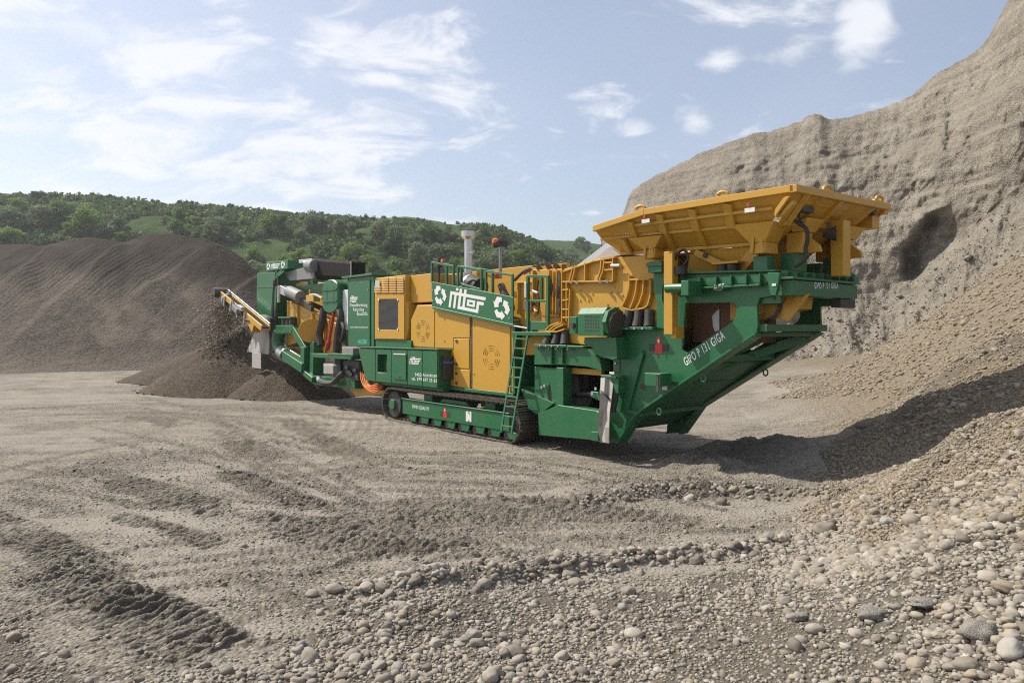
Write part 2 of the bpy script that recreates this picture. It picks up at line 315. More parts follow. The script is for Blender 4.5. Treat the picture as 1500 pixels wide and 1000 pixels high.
earth_ = np.clip(sstep(.15, .7, _b)*sstep(13, 17, gy)*.85+sstep(.3, .8, _b)*sstep(.0, .35, fbm(gx*.6+3, gy*.6, 3, 141)+.35*sstep(.6, .8, gx/_sy))*.85, 0, 1)
me = mesh_np('ground', np.stack([gx, gy, gz], -1).reshape(-1, 3), faces, M['ground'], True, dict(rough=rough_and_shade_.ravel(), dust=(dust_*fade).ravel(), earth=earth_.ravel()))
ground = tag(link('ground', me), kind='structure')

def grid_faces(nr, nc):
    ii, jj = np.meshgrid(np.arange(nr-1), np.arange(nc-1), indexing='ij')
    return np.stack([ii*nc+jj, ii*nc+jj+1, (ii+1)*nc+jj+1, (ii+1)*nc+jj], -1).reshape(-1, 4)
def interp(px, table): t = np.array(table, float); return np.interp(px, t[:, 0], t[:, 1])
def smooth1(a, k):
    ker = np.ones(k)/k; p = np.pad(a, (k//2, k-1-k//2), mode='edge'); return np.convolve(p, ker, 'valid')

# ---- gravel cliff with its talus, on the right: rows of points given per column of the view, from foot to rim and back
NC, NR = 440, 310
cpx = np.linspace(880, 1900, NC)
def col(table, k=9): return smooth1(interp(cpx, table), k)
foot = (col([(880,46),(1130,44),(1300,40),(1500,35),(1700,28),(1900,22)]), np.full(NC, -0.3))
t1Z = col([(880,53),(1150,50),(1250,48),(1330,46.5),(1420,44),(1500,41),(1700,34),(1900,28)])
t1y = col([(880,500),(1100,492),(1180,468),(1230,440),(1330,408),(1420,345),(1500,275),(1600,180),(1900,-100)], 25)
topZ = col([(880,74),(915,70),(1000,66),(1190,59),(1330,55),(1475,49),(1600,44),(1900,34)])
topy = col([(880,330),(905,325),(914,309),(921,281),(945,265),(965,254),(1000,237),(1050,215),(1100,199),(1150,186),(1183,173),(1197,168),(1215,177),(1232,176),(1290,160),(1318,150),(1333,143),(1370,112),(1400,94),(1425,78),(1445,60),(1460,32),(1475,2),(1500,-50),(1600,-240),(1900,-500)], 5)
topy = topy+3*fbm(cpx*.03, cpx*0, 4, 201)+2*fbm(cpx*.11, cpx*0, 3, 203)*(cpx > 925)
zt1 = CAM_H+(HOR-t1y)/FOC*t1Z; ztop = CAM_H+(HOR-topy)/FOC*topZ
tv = np.linspace(0, 1, NR); CP, TV = np.meshgrid(cpx, tv)
tal = 0.42; rim = 0.9
s1 = np.clip(TV/tal, 0, 1); s2 = np.clip((TV-tal)/(rim-tal), 0, 1); s3 = np.clip((TV-rim)/(1-rim), 0, 1)
Zc = foot[0]+(t1Z-foot[0])*s1**.8+(topZ-t1Z)*s2**1.6+s3*22
zc = -0.3+(zt1+.3)*s1**1.25+(ztop-zt1)*s2**.92-s3*1.2
Xc = (CP-CX)/FOC*Zc
Xc = Xc+s3*((CP-CX)/FOC*0)
u_ = CP/1500*55; w_ = zc
face = sstep(tal-.03, tal+.05, TV)*(1-sstep(rim+.02, 1, TV))
nz = fbm(u_*.12, w_*.05+3, 4, 41)*2.0+fbm(u_*.5, w_*.25, 4, 47)*.38+fbm(u_*2.2, w_*1.2, 4, 51)*.22+fbm(u_*.3, w_*1.6, 3, 59)*.18-np.abs(fbm(u_*.8, w_*.35, 4, 53))*.38-sstep(.4,.65,fbm(u_*.9, w_*.9, 3, 57))*.22
nzt = fbm(u_*.25, w_*.12, 4, 61)*1.1+fbm(u_*1.4, w_*.6, 4, 67)*.4+fbm(u_*4, w_*2, 3, 69)*.12
ledge = np.sin((w_+.25*fbm(u_*.2, w_*.2, 3, 5)*4)*2*math.pi/3.1)*.07+fbm(u_*.15, w_*2.4, 3, 6)*.09
near_rim = 1-.75*sstep(rim-.1, rim, TV)*(1-s3)
push = face*(nz+ledge)*near_rim+(1-face)*nzt*sstep(0, .12, TV)*(1-.8*sstep(rim-.02, rim+.02, TV))
# the hollow where the face has slid out
qy = HOR-(zc-CAM_H)/Zc*FOC
lef = np.interp(qy, [300,308,330,355,380,412,418], [1394,1376,1352,1332,1322,1318,1318])+13*fbm(qy*.06, zc*.2, 4, 3)
rig = np.interp(qy, [300,308,330,372,384,412], [1412,1422,1418,1410,1398,1345])
cave = sstep(-4, 12, CP-lef)*sstep(-8, 30, rig-CP)*sstep(296, 322, qy)*sstep(428, 392, qy)
push = push-cave*(1.15+1.3*fbm(u_*.6, w_*.6, 4, 12))
lip = np.exp(-((CP-lef+10)/14)**2)*sstep(300, 330, qy)*sstep(425, 405, qy); push = push+lip*.4
ndir = Vector((-.45, -.85)).normalized()
sc = np.hypot(Xc, Zc); 
Xc = Xc+ndir.x*push; Zc = Zc+ndir.y*push; zc = zc+np.where(face > .5, 0, .35*nzt*(1-s3))*sstep(.05, .15, TV)
talus = (1-face)*(1-s3)*sstep(.0, .1, TV)
sand = talus*(.35+.5*fbm(u_*.3, w_*.5, 4, 73))+sstep(.25, .42, fbm(u_*.12, w_*1.1, 4, 71))*.55*face+np.exp(-((w_-9.2-.08*u_+2.8+.4*fbm(u_*.3, w_*0, 3, 8))/.14)**2)*.6*face*sstep(.1, .4, vnoise(u_*.3, u_*0, 9))
me = mesh_np('gravel_cliff', np.stack([Xc, Zc, zc], -1).reshape(-1, 3), grid_faces(NR, NC), M['cliff'], True, dict(sand=np.clip(sand, 0, 1).ravel()))
cliff = tag(link('gravel_cliff', me), kind='structure')
TALUS_PTS = np.stack([Xc, Zc, zc], -1)[(talus > .5) & (CP > 1000) & (CP < 1560) & (TV < tal)]

# ---- stockpile on the left: long bank with dozer grooves running down its face
NC, NR = 500, 240
cpx = np.linspace(-420, 520, NC); tv = np.linspace(0, 1.35, NR); CP, TV = np.meshgrid(cpx, tv)
crest_y = smooth1(interp(cpx, [(-420,372),(-150,366),(0,359),(40,357),(62,361),(95,352),(130,347),(165,352),(185,356),(205,346),(235,342),(262,343),(280,349),(300,349),(330,361),(352,375),(375,398),(400,425),(430,462),(470,500),(520,522)]), 7)
cZ = col([(-420,70),(0,61),(240,58),(400,54),(520,50)]) if False else smooth1(interp(cpx, [(-420,66),(0,61),(240,58),(400,53),(520,48)]), 9)
fZ = smooth1(interp(cpx, [(-420,40),(0,41.5),(200,45),(330,46),(520,45)]), 15)
zcr = CAM_H+(HOR-crest_y)/FOC*cZ
up = np.clip(TV, 0, 1)
Zs = fZ+(cZ-fZ)*up+np.clip(TV-1, 0, 1)*30
zs = -.15+(zcr+.15)*(up**1.12)-np.clip(TV-1, 0, 1)*18
Xs = (CP-CX)/FOC*Zs
lob = fbm(CP*.012+TV*1.5, TV*1.2, 3, 83)
dg = CP*.0125-TV*3.3        # phase along the diagonal of the face
grv = np.sin((dg*9.5+.12*fbm(CP*.02, TV*3, 3, 85))*2*math.pi)
mk = sstep(.05, .35, fbm(CP*.008-TV*1.2, TV*1.6-CP*.002, 3, 87)+.08)*sstep(.02, .12, TV)*sstep(.9, .78, TV)
wash = fbm(CP*.05-TV*13, TV*1.6+CP*.006, 4, 89)
amp = up*sstep(1.02, .9, TV)
qs = HOR-(zs-CAM_H)/Zs*FOC; over = np.zeros_like(CP)
for (xa, ya), (xb, yb), hh, wd in [((75,360),(-70,475),1.0,90), ((183,352),(10,505),.9,110), ((318,352),(190,440),.7,60), ((395,392),(250,500),.6,80)]:     # one tip overlapping the next
    L_ = math.hypot(xb-xa, yb-ya); sd__ = ((CP-xa)*(yb-ya)-(qs-ya)*(xb-xa))/L_; al_ = ((CP-xa)*(xb-xa)+(qs-ya)*(yb-ya))/L_/L_
    over = over+hh*sstep(-5, 9, sd__)*np.exp(-np.clip(sd__, 0, None)/wd)*sstep(-.15, .1, al_)*sstep(1.25, .8, al_)
sw = (CP*.0085-TV*1.9+.25*fbm(CP*.006, TV*1.5, 2, 95)); spur = (np.abs((sw % 1)-.5)*2-.5)*sstep(.02, .2, TV)
zs = zs+amp*(lob*.5*(1-sstep(.75,1,TV))+mk*grv*.035+wash*.13+spur*.15+over)+.05*fbm(Xs*1.5, Zs*1.5, 3, 91)*(up > .01)
sand = .10*np.clip(-spur*2, 0, 1)+sstep(.12, .5, fbm(CP*.007-TV*1.2, TV*2.6+CP*.006, 4, 93))*sstep(.75, .5, TV)*.75+sstep(.22, .0, TV)*.5+mk*np.clip(grv, 0, 1)*.28
me = mesh_np('gravel_stockpile', np.stack([Xs, Zs, zs], -1).reshape(-1, 3), grid_faces(NR, NC), M['stock'], True, dict(sand=np.clip(sand, 0, 1).ravel(), dust=np.clip(sstep(.55, .8, TV+.12*lob+.06*wash), 0, 1).ravel()))
stockpile = tag(link('gravel_stockpile', me), kind='structure')

# ---- hills behind
def hill_mat():
    m, nt, b = mat_new('meadow'); p = pos(nt)
    f = mth(nt, 'ADD', mth(nt, 'MULTIPLY', noise(nt, .03, 5, .6, p), .6), mth(nt, 'MULTIPLY', noise(nt, .35, 5, .7, p), .4))
    c = ramp(nt, f, [(.3, (.03, .056, .017)), (.48, (.05, .09, .027)), (.6, (.075, .12, .035)), (.75, (.12, .15, .052))])
    nt.links.new(c, b.inputs['Base Color']); b.inputs['Roughness'].default_value = 1; b.inputs['Specular IOR Level'].default_value = .1
    bump(nt, b, noise(nt, .8, 6, .75, p), 1.0, 1.2); return m
M['hill'] = hill_mat()
RIDGE = [(-500,262),(-200,272),(0,283),(60,287),(150,292),(250,300),(350,309),(450,318),(540,323),(640,327),(700,331),(735,337),(760,347),(785,356),(830,380),(900,410),(1000,440)]
def hill_pt(px, t, table=RIDGE, Z0=135., Z1=225.):
    ry = interp(np.asarray(px, float), table); zr = CAM_H+(HOR-ry)/FOC*Z1
    Z = Z0+(Z1-Z0)*np.clip(t, 0, 1)+np.clip(np.asarray(t)-1, 0, 1)*60
    x = (np.asarray(px)-CX)/FOC*Z
    z = -1+(zr+1)*np.clip(t, 0, 1)**.9-np.clip(np.asarray(t)-1, 0, 1)*9
    z = z+(1-np.abs(np.clip(t, 0, 1)-.5)*2)*(fbm(x*.02, Z*.03, 4, 101)*6+fbm(x*.08, Z*.1, 3, 103)*1.2)
    return x, Z, z
def hill(name, table, Z0, Z1, p0, p1, nc, nr):
    CP, TV = np.meshgrid(np.linspace(p0, p1, nc), np.linspace(0, 1.5, nr)); x, y, z = hill_pt(CP, TV, table, Z0, Z1)
    z = z+.5*fbm(x*.3, y*.3, 3, 105)
    me = mesh_np(name, np.stack([x, y, z], -1).reshape(-1, 3), grid_faces(nr, nc), M['hill']); return tag(link(name, me), kind='structure')
hill('hillside', RIDGE, 135, 225, -500, 1000, 300, 120)
RIDGE2 = [(440,325),(480,324),(540,319),(600,317),(640,323),(680,336),(720,352),(770,353),(790,351),(830,352),(880,357),(950,368),(1100,385),(1400,400)]
hill('far_hill', RIDGE2, 260, 400, 420, 1400, 160, 60)
# ================================================================== TREES AND BUSHES ON THE HILL
def leaf_mat(name, a, b_, tr=.25):
    m, nt, b = mat_new(name); oi = N(nt, 'ShaderNodeObjectInfo').outputs['Random']
    f = mth(nt, 'ADD', mth(nt, 'MULTIPLY', noise(nt, .9, 3, .6, pos(nt)), .7), mth(nt, 'MULTIPLY', oi, .4))
    c = ramp(nt, f, [(.3, a), (.75, b_)]); nt.links.new(c, b.inputs['Base Color']); b.inputs['Roughness'].default_value = .7; b.inputs['Specular IOR Level'].default_value = .2
    t = N(nt, 'ShaderNodeBsdfTranslucent'); nt.links.new(c, t.inputs[0]); mxs = N(nt, 'ShaderNodeMixShader'); mxs.inputs[0].default_value = tr
    out = nt.nodes['Material Output']; nt.links.new(b.outputs[0], mxs.inputs[1]); nt.links.new(t.outputs[0], mxs.inputs[2]); nt.links.new(mxs.outputs[0], out.inputs[0]); return m
LEAF = {'dark': leaf_mat('leaf_dark', (.045, .088, .026), (.10, .165, .045), .3), 'fresh': leaf_mat('leaf_fresh', (.11, .19, .035), (.21, .31, .06), .35),
        'grey': leaf_mat('leaf_greygreen', (.11, .155, .075), (.21, .26, .135), .35), 'scrub': leaf_mat('leaf_scrub', (.05, .085, .03), (.12, .17, .06), .3), 'pink': leaf_mat('leaf_pinkish', (.13, .09, .075), (.21, .15, .12))}
def bark():
    m, nt, b = mat_new('bark'); nt.links.new(ramp(nt, noise(nt, 6, 4, .6, objco(nt)), [(.3, (.05, .035, .025)), (.7, (.12, .09, .065))]), b.inputs['Base Color']); b.inputs['Roughness'].default_value = .9; return m
M['bark'] = bark()
def leaves(centres, radii, n, size, r):
    """n leaf-sized quads on and in a set of clumps"""
    k = r.integers(0, len(centres), n); d = r.normal(size=(n, 3)); d /= np.linalg.norm(d, axis=1)[:, None]
    rr = r.random(n)**.35
    c = centres[k]+d*radii[k]*rr[:, None]
    nrm = d*.8+r.normal(size=(n, 3))*.6; nrm /= np.linalg.norm(nrm, axis=1)[:, None]
    t = np.cross(nrm, r.normal(size=(n, 3))); t /= np.linalg.norm(t, axis=1)[:, None]; b = np.cross(nrm, t)
    s = size*(.6+.8*r.random(n))[:, None]
    v = np.stack([c-t*s-b*s*.6, c+t*s-b*s*.6, c+t*s*.7+b*s*.7, c-t*s*.7+b*s*.7], 1).reshape(-1, 3)
    return v, np.arange(n*4).reshape(-1, 4)
def tubes_np(paths):
    V, Fc = [], []; o = 0
    for pts, rads in paths:
        for p, q in zip(pts, rads):
            for a in range(6): V.append((p[0]+q*math.cos(a*math.pi/3), p[1]+q*math.sin(a*math.pi/3), p[2]))
        for i in range(len(pts)-1):
            for a in range(6): Fc.append((o+i*6+a, o+i*6+(a+1) % 6, o+i*6+6+(a+1) % 6, o+i*6+6+a))
        o += 6*len(pts)
    return np.array(V), np.array(Fc)
def tree_meshes(seed, kind):
    r = np.random.default_rng(seed)          # unit height 1 m; scaled on placing
    if kind == 'bush': nb, z0, z1, w, n, sz = 14, .22, .78, .55, 1500, .034
    elif kind == 'tall': nb, z0, z1, w, n, sz = 16, .3, .85, .26, 1600, .026
    else: nb, z0, z1, w, n, sz = 18, .34, .82, .40, 2000, .027
    z = z0+(z1-z0)*r.random(nb); prof = np.sin(np.clip((z-.05)/.95, 0, 1)*math.pi)**.6
    a = r.random(nb)*2*math.pi; q = w*prof*np.sqrt(r.random(nb))*.8
    cen = np.stack([np.cos(a)*q, np.sin(a)*q, z], 1); cen[0] = (0, 0, .84)
    rad = np.stack([.10+.09*r.random(nb)]*3, 1)*np.array([1, 1, .85])*(1.25 if kind != 'tall' else .9)
    v, f = leaves(cen, rad, n, sz, r)
    paths = [([(0, 0, -.06), (.01, 0, .2), (0, .015, .45), (0, 0, .7)], [.028, .02, .014, .006])]
    for c in cen[1:7]: paths.append(([(0, 0, min(.5, c[2]*.55)), tuple((c*.6+np.array([0, 0, .15*c[2]]))), tuple(c)], [.012, .008, .003]))
    tv_, tf = tubes_np(paths)
    return (mesh_np('crown', v, f, None, False), mesh_np('trunk', tv_, tf, M['bark']))
PROTO = {k: [tree_meshes(100+i*10+hash_, k) for i in range(3)] for hash_, k in enumerate(('tree', 'bush', 'tall'))}
CROWN = {}
def crown_mesh(kind, i, tone):
    key = (kind, i, tone)
    if key not in CROWN:
        me = PROTO[kind][i][0].copy(); me.materials.clear(); me.materials.append(LEAF[tone]); CROWN[key] = me
    return CROWN[key]
def plant(name, loc, hgt, kind, tone, label, cat, group=None, wide=1.0):
    i = random.randrange(3); e = empty(name, loc, random.uniform(0, 6.28)); e.scale = (hgt*wide, hgt*wide, hgt)
    link('trunk', PROTO[kind][i][1], e); link('crown', crown_mesh(kind, i, tone), e)
    tag(e, label, cat, group); return e
def on_hill(px, py, table=RIDGE, Z0=135., Z1=225.):
    """t on the hill for a base seen at py"""
    t = np.linspace(0, 1, 200); x, Z, z = hill_pt(np.full(200, float(px)), t, table, Z0, Z1); yy = HOR-(z-CAM_H)/Z*FOC
    i = int(np.argmin(np.abs(yy-py))); return Vector((x[i], Z[i], z[i]-.2)), Z[i]
for px, by, hp, kind, tone, wide, lab in [
    (127,352,56,'tree','fresh',.9,'bright green tree rising behind the dark stockpile crest on the left'),
    (172,352,36,'bush','grey',1.2,'rounded grey-green willow bush just right of the bright green tree'),
    (110,350,30,'bush','fresh',1.2,'low yellow-green bush at the foot of the bright green tree'),
    (20,345,44,'bush','grey',1.3,'big grey-green bush at the far left edge of the hill'),
    (62,340,42,'tree','grey',1.2,'broad grey-green tree left of the bright green tree'),
    (92,332,36,'bush','dark',1.1,'dark green bush above the broad grey-green tree on the left'),
    (22,356,22,'bush','fresh',1.5,'pale green low bush at the left edge above the stockpile'),
    (243,332,18,'bush','grey',.9,'small round grey bush alone on the slope above the stockpile'),
    (395,346,40,'tree','fresh',.9,'light green tree on the upper slope above the stacked screen unit'),
    (412,344,34,'tall','grey',1.0,'slim grey-green tree beside the light green tree on the slope'),
    (458,345,32,'tree','grey',1.1,'grey-green tree standing right of the light green pair'),
    (497,352,34,'tall','grey',1.1,'taller pale tree midway along the hillside'),
    (515,352,30,'tall','grey',1.0,'slender pale tree beside the taller pale tree on the hillside'),
    (553,366,46,'tree','grey',.8,'tall pale green tree above the green cabinet'),
    (578,372,44,'tree','grey',.9,'pale green tree standing above the yellow cooler'),
    (612,392,40,'tree','grey',.9,'greyish tree left of the silver exhaust pipe'),
    (540,398,28,'bush','fresh',1.1,'yellow-green bush low on the hill above the green cabinet'),
    (576,402,28,'bush','fresh',1.1,'round bright bush directly above the yellow louvres'),
    (664,398,24,'bush','fresh',1.0,'light green bush just left of the silver exhaust pipe'),
    (730,398,40,'tree','grey',1.2,'broad pale bush behind the beacon mast'),
    (760,398,36,'bush','fresh',1.2,'bright green bush right of the beacon mast'),
    (372,384,26,'bush','fresh',1.0,'fresh green bush beside the right flank of the stockpile'),
    (650,352,16,'bush','fresh',1.1,'small bright bush high on the slope above the railing'),
    (463,372,14,'bush','pink',.8,'small pinkish bush left of the pair on the dark slope'),
    (475,372,13,'bush','pink',.8,'small pinkish bush right of the pair on the dark slope'),
    (514,370,16,'bush','pink',.8,'pinkish bush standing alone above the black belt'),
    (60,292,14,'tree','dark',1.0,'tallest small tree on the skyline at the left'),
    (80,294,13,'bush','dark',1.2,'dark skyline bush right of the tallest small tree'),
    (548,328,13,'bush','dark',1.1,'dark bush on the skyline above the green cabinet')]:
    p, Z = on_hill(px, by); plant('bush' if kind == 'bush' else 'tree', p, hp/FOC*Z, kind, tone, lab, 'bush' if kind == 'bush' else 'tree', 'trees and bushes on the hillside', wide)
for k in range(165):
    px = random.uniform(-90, 800); t = random.uniform(.12, .97)
    x, Z, z = hill_pt(np.array([px]), np.array([t])); py = HOR-(z[0]-CAM_H)/Z[0]*FOC
    hp = random.uniform(12, 34)*(1 if t < .8 else .5); kind = random.choice(['bush', 'bush', 'tree']); tone = random.choices(['dark', 'fresh', 'grey'], [3, 3, 4])[0]
    plant('bush' if kind == 'bush' else 'tree', (x[0], Z[0], z[0]-.2), hp/FOC*Z[0], kind, tone, {'dark': 'dark green ', 'fresh': 'bright green ', 'grey': 'grey-green '}[tone]+kind+(' high on the hillside ' if t > .62 else ' halfway up the hillside ' if t > .35 else ' low on the hillside ')+('at the left edge' if px < 90 else 'above the stockpile' if px < 370 else 'above the screen unit' if px < 510 else 'above the cabinet and cooler' if px < 640 else 'behind the exhaust and mast'), 'bush' if kind == 'bush' else 'tree', 'scattered hillside bushes' if kind == 'bush' else 'scattered hillside trees', random.uniform(.9, 1.4))
for k in range(24):
    px = random.uniform(-50, 740); x, Z, z = hill_pt(np.array([px]), np.array([1.0]))
    plant('bush', (x[0], Z[0], z[0]-.15), random.uniform(.9, 2.4), 'bush', 'dark', 'tiny dark bush dotted along the skyline of the hill', 'bush', 'skyline bushes', random.uniform(.8, 1.3))
for k in range(26):
    px = random.uniform(740, 900); t = random.uniform(.25, .9); x, Z, z = hill_pt(np.array([px]), np.array([t]), RIDGE2, 260., 400.)
    plant('bush', (x[0], Z[0], z[0]-.3), random.uniform(4, 8), 'bush', random.choice(['dark', 'fresh', 'grey']), 'bush on the farther hill seen behind the yellow crusher housing', 'bush', 'bushes on the farther hill', 1.2)
# undergrowth: tufts all over the slope, uncountable
r = np.random.default_rng(55); n = 46000
px = r.uniform(-160, 860, n); t = r.random(n)*1.02; x, Z, z = hill_pt(px, t)
keep = fbm(x*.05, Z*.06, 3, 111) > -.22; x, Z, z = x[keep], Z[keep], z[keep]
c = np.stack([x, Z, z+.3+.5*r.random(len(x))], 1)
v, f = leaves(c, np.full((len(c), 3), .9), 70000, .5, r)
tag(link('undergrowth', mesh_np('undergrowth', v, f, LEAF['scrub'], False)), 'low green scrub covering the hillside', 'scrub', kind='stuff')

# ================================================================== STONES
def ico(sub):
    bm = bmesh.new(); bmesh.ops.create_icosphere(bm, subdivisions=sub, radius=1.0); v = np.array([q.co[:] for q in bm.verts]); f = np.array([[a.index for a in p.verts] for p in bm.faces]); bm.free(); return v, f
ICO1, ICO2, ICO3 = ico(1), ico(2), ico(3)
OCT = (np.array([(1, 0, 0), (0, 1, 0), (-1, 0, 0), (0, -1, 0), (0, 0, 1), (0, 0, -1)], float)*1.15, np.array([(0,1,4),(1,2,4),(2,3,4),(3,0,4),(1,0,5),(2,1,5),(3,2,5),(0,3,5)]))
def stone_mat(name='pebble', dirt=(.30, .26, .205), amt=.55):
    m, nt, b = mat_new(name); a = attr(nt, 'tone'); oi = N(nt, 'ShaderNodeObjectInfo').outputs['Random']
    f = mth(nt, 'FRACT', mth(nt, 'ADD', a, oi)); fin = noise(nt, 60, 4, .65, pos(nt))
    c = ramp(nt, f, [(0, (.12, .105, .085)), (.18, (.22, .20, .172)), (.4, (.31, .28, .236)), (.62, (.38, .348, .30)), (.78, (.27, .22, .15)), (.9, (.19, .185, .178)), (1, (.46, .44, .40))])
    c = mixc(nt, .5, c, ramp(nt, fin, [(.3, (.55, .53, .5)), (.7, (1, 1, 1))]), 'MULTIPLY')
    dst = noise(nt, 4.0, 3, .6, pos(nt)); c = mixc(nt, mth(nt, 'MULTIPLY', dst, amt), c, dirt)
    nt.links.new(c, b.inputs['Base Color']); b.inputs['Roughness'].default_value = .85; b.inputs['Specular IOR Level'].default_value = .25
    bump(nt, b, fin, .35, .006); return m
M['pebble'] = stone_mat(); M['pebble_brown'] = stone_mat('pebble_brown', (.24, .19, .125), 1.3)
def stones(name, pts, size, base, r, mat, tone=None, sink=.38, jit=.2):
    """many stones in one mesh: centre points, radius, icosphere base"""
    bv, bf = base; n = len(pts); k = len(bv)
    sc_ = np.stack([.8+.5*r.random(n), .65+.35*r.random(n), .45+.35*r.random(n)], 1)*size[:, None]
    q = r.random(n)*2*math.pi; tl = (r.random(n)-.5)*.9
    v = bv[None]*(1+jit*r.normal(size=(n, k, 1)))
    v = np.sign(v)*np.abs(v)**.88
    v = v*sc_[:, None, :]
    c, s = np.cos(tl)[:, None], np.sin(tl)[:, None]; v = np.stack([v[..., 0]*c-v[..., 2]*s, v[..., 1], v[..., 0]*s+v[..., 2]*c], -1)
    c, s = np.cos(q)[:, None], np.sin(q)[:, None]; v = np.stack([v[..., 0]*c-v[..., 1]*s, v[..., 0]*s+v[..., 1]*c, v[..., 2]], -1)
    v = v+pts[:, None, :]+np.stack([0*size, 0*size, sc_[:, 2]*(1-2*sink)], 1)[:, None, :]
    f = (bf[None]+(np.arange(n)*k)[:, None, None]).reshape(-1, 3)
    t_ = np.repeat(tone if tone is not None else r.random(n), k)
    return mesh_np(name, v.reshape(-1, 3), f, mat, True, dict(tone=t_))
r = np.random.default_rng(91)
# candidates over the near ground, in metres
n = 600000
cx_ = r.uniform(-8.5, 12.5, n); cy_ = r.uniform(3.6, 17, n)
ok = np.abs(cx_/cy_) < .80; cx_, cy_ = cx_[ok], cy_[ok]
bz = base_h(cx_, cy_); ppx, ppy = to_px(cx_, cy_, bz)
wob = 26*fbm(cx_*.9, cy_*.9, 3, 121)+45*fbm(cx_*3, cy_*3, 2, 123)+r.normal(0, 16, len(cx_))
inz = pip(ppx, ppy+wob, COBBLE)
clump = fbm(cx_*.55, cy_*.55, 3, 131)
prob = np.where(inz, .80+.4*clump, .05+.10*(clump > .15))*np.clip(8.0/cy_, .25, 1)
kp = r.random(len(cx_)) < prob*.86; cx_, cy_, inz, clump = cx_[kp], cy_[kp], inz[kp], clump[kp]
size = np.exp(r.normal(-4.18, .42, len(cx_)))                     # radius, median 1.5 cm
size = np.where(inz, size*(1.0+.35*clump), size*.72)
size = np.where(inz & (r.random(len(cx_)) < .022), size*2.0, size); size = np.clip(size, .005, .075)
size = np.where(cy_ > 10, np.maximum(size, .014), size)
gz_ = ground_h(cx_, cy_)
# stones lining the low banks
bx, by_, bs = [], [], []
for pts, hh, wf, wn_ in BANKS[:3]:
    for (x0, y0), (x1, y1) in zip(pts[:-1], pts[1:]):
        m_ = int(math.hypot(x1-x0, y1-y0)*(105 if pts is BANKS[1][0] else 60)); tt = r.random(m_); off = r.normal(0, .11, m_)-.08
        bx.append(x0+(x1-x0)*tt); by_.append(y0+(y1-y0)*tt+off); bs.append(np.clip(np.exp(r.normal(-3.45, .35, m_)), .012, .08))
bx, by_, bs = map(np.concatenate, (bx, by_, bs))
X_ = np.concatenate([cx_, bx]); Y_ = np.concatenate([cy_, by_]); S_ = np.concatenate([size, bs]); Z_ = np.concatenate([gz_, ground_h(bx, by_)])
app = S_/Y_; ppx, ppy = to_px(X_, Y_, Z_); vis = (ppx > 0) & (ppx < 1500) & (ppy < 1003)
order = np.argsort(-np.where(vis, app, 0)); top = order[:288]; rest = order[288:]
app_r = app[rest]; mid = rest[app_r > .0056]; small = rest[app_r <= .0056]
def P3(i): return np.stack([X_[i], Y_[i], Z_[i]], 1)
# the 300 that show largest are stones of their own
SHAPES = []
for k in range(10):
    rr_ = np.random.default_rng(300+k)
    v = ICO3[0].copy(); sc_ = np.array([.85+.4*rr_.random(), .68+.3*rr_.random(), .45+.32*rr_.random()])
    d = fbm(v[:, 0]*1.2+k*7, v[:, 1]*1.2+v[:, 2]*1.7, 2, 400+k)*.28+fbm(v[:, 0]*3+k, v[:, 1]*3-v[:, 2]*2.2, 2, 450+k)*.07
    v = np.sign(v)*np.abs(v)**.86*(1+d)[:, None]*sc_
    SHAPES.append(mesh_np('stone', v, ICO3[1], M['pebble'], True, dict(tone=np.zeros(len(v)))))
GR = 'rounded stones on the foreground gravel bank'
for i in top:
    o = link('stone', random.choice(SHAPES)); s = float(S_[i]); o.scale = (s, s, s); o.location = (X_[i], Y_[i], Z_[i]+.28*s); o.rotation_euler = (random.uniform(-.4, .4), random.uniform(-.4, .4), random.uniform(0, 6.28))
    qx, qy_ = float(ppx[i]), float(ppy[i])
    side = 'near the left edge' if qx < 330 else 'left of the middle' if qx < 620 else 'in the middle' if qx < 900 else 'right of the middle' if qx < 1180 else 'near the right edge'
    row = 'at the very bottom of the picture' if qy_ > 930 else 'in the lower gravel' if qy_ > 860 else 'up the pebble slope'
    tag(o, ('larger' if S_[i] > .055 else 'smaller')+' rounded river stone '+row+', '+side, 'stone', GR)
# stones one can point at
def ray_ground(px, py):
    Z = np.geomspace(3.5, 40, 900); x = (px-CX)/FOC*Z; z = CAM_H+(HOR-py)/FOC*Z; d = z-ground_h(x, Z); i = int(np.argmax(d < 0)); return Vector((x[i], Z[i], float(ground_h(x[i:i+1], Z[i:i+1])[0]))), Z[i]
def lump(seed):
    v = ICO3[0].copy(); d = fbm(v[:, 0]*1.6+seed, v[:, 1]*1.6+v[:, 2]*2, 4, 500+seed, .7)*.55; v = v*(1+d)[:, None]*np.array([1.05, .8, .62]); return mesh_np('clod', v, ICO3[1], M['clod'], True)
M['clod'] = gravel_mat('dry_clod', [(.25, (.17, .158, .138)), (.5, (.235, .22, .195)), (.8, (.32, .302, .27))], 150, .006)
for k, (px, py, w, lab) in enumerate([(1278,905,38,'rough dark grey clod in the gravel at the lower right'), (1432,932,52,'largest rough grey clod, near the lower right corner'), (1170,908,24,'small grey clod left of the larger dark one in the gravel'), (1352,890,44,'flat pale crusted clod between the two dark grey clods')]):
    p, Z = ray_ground(px, py); o = link('clod', lump(k)); s = w/2/FOC*Z; o.scale = (s, s, s*(.5 if k == 3 else 1)); o.location = p+Vector((0, 0, .3*s)); tag(o, lab, 'clod', 'dry clods in the gravel')
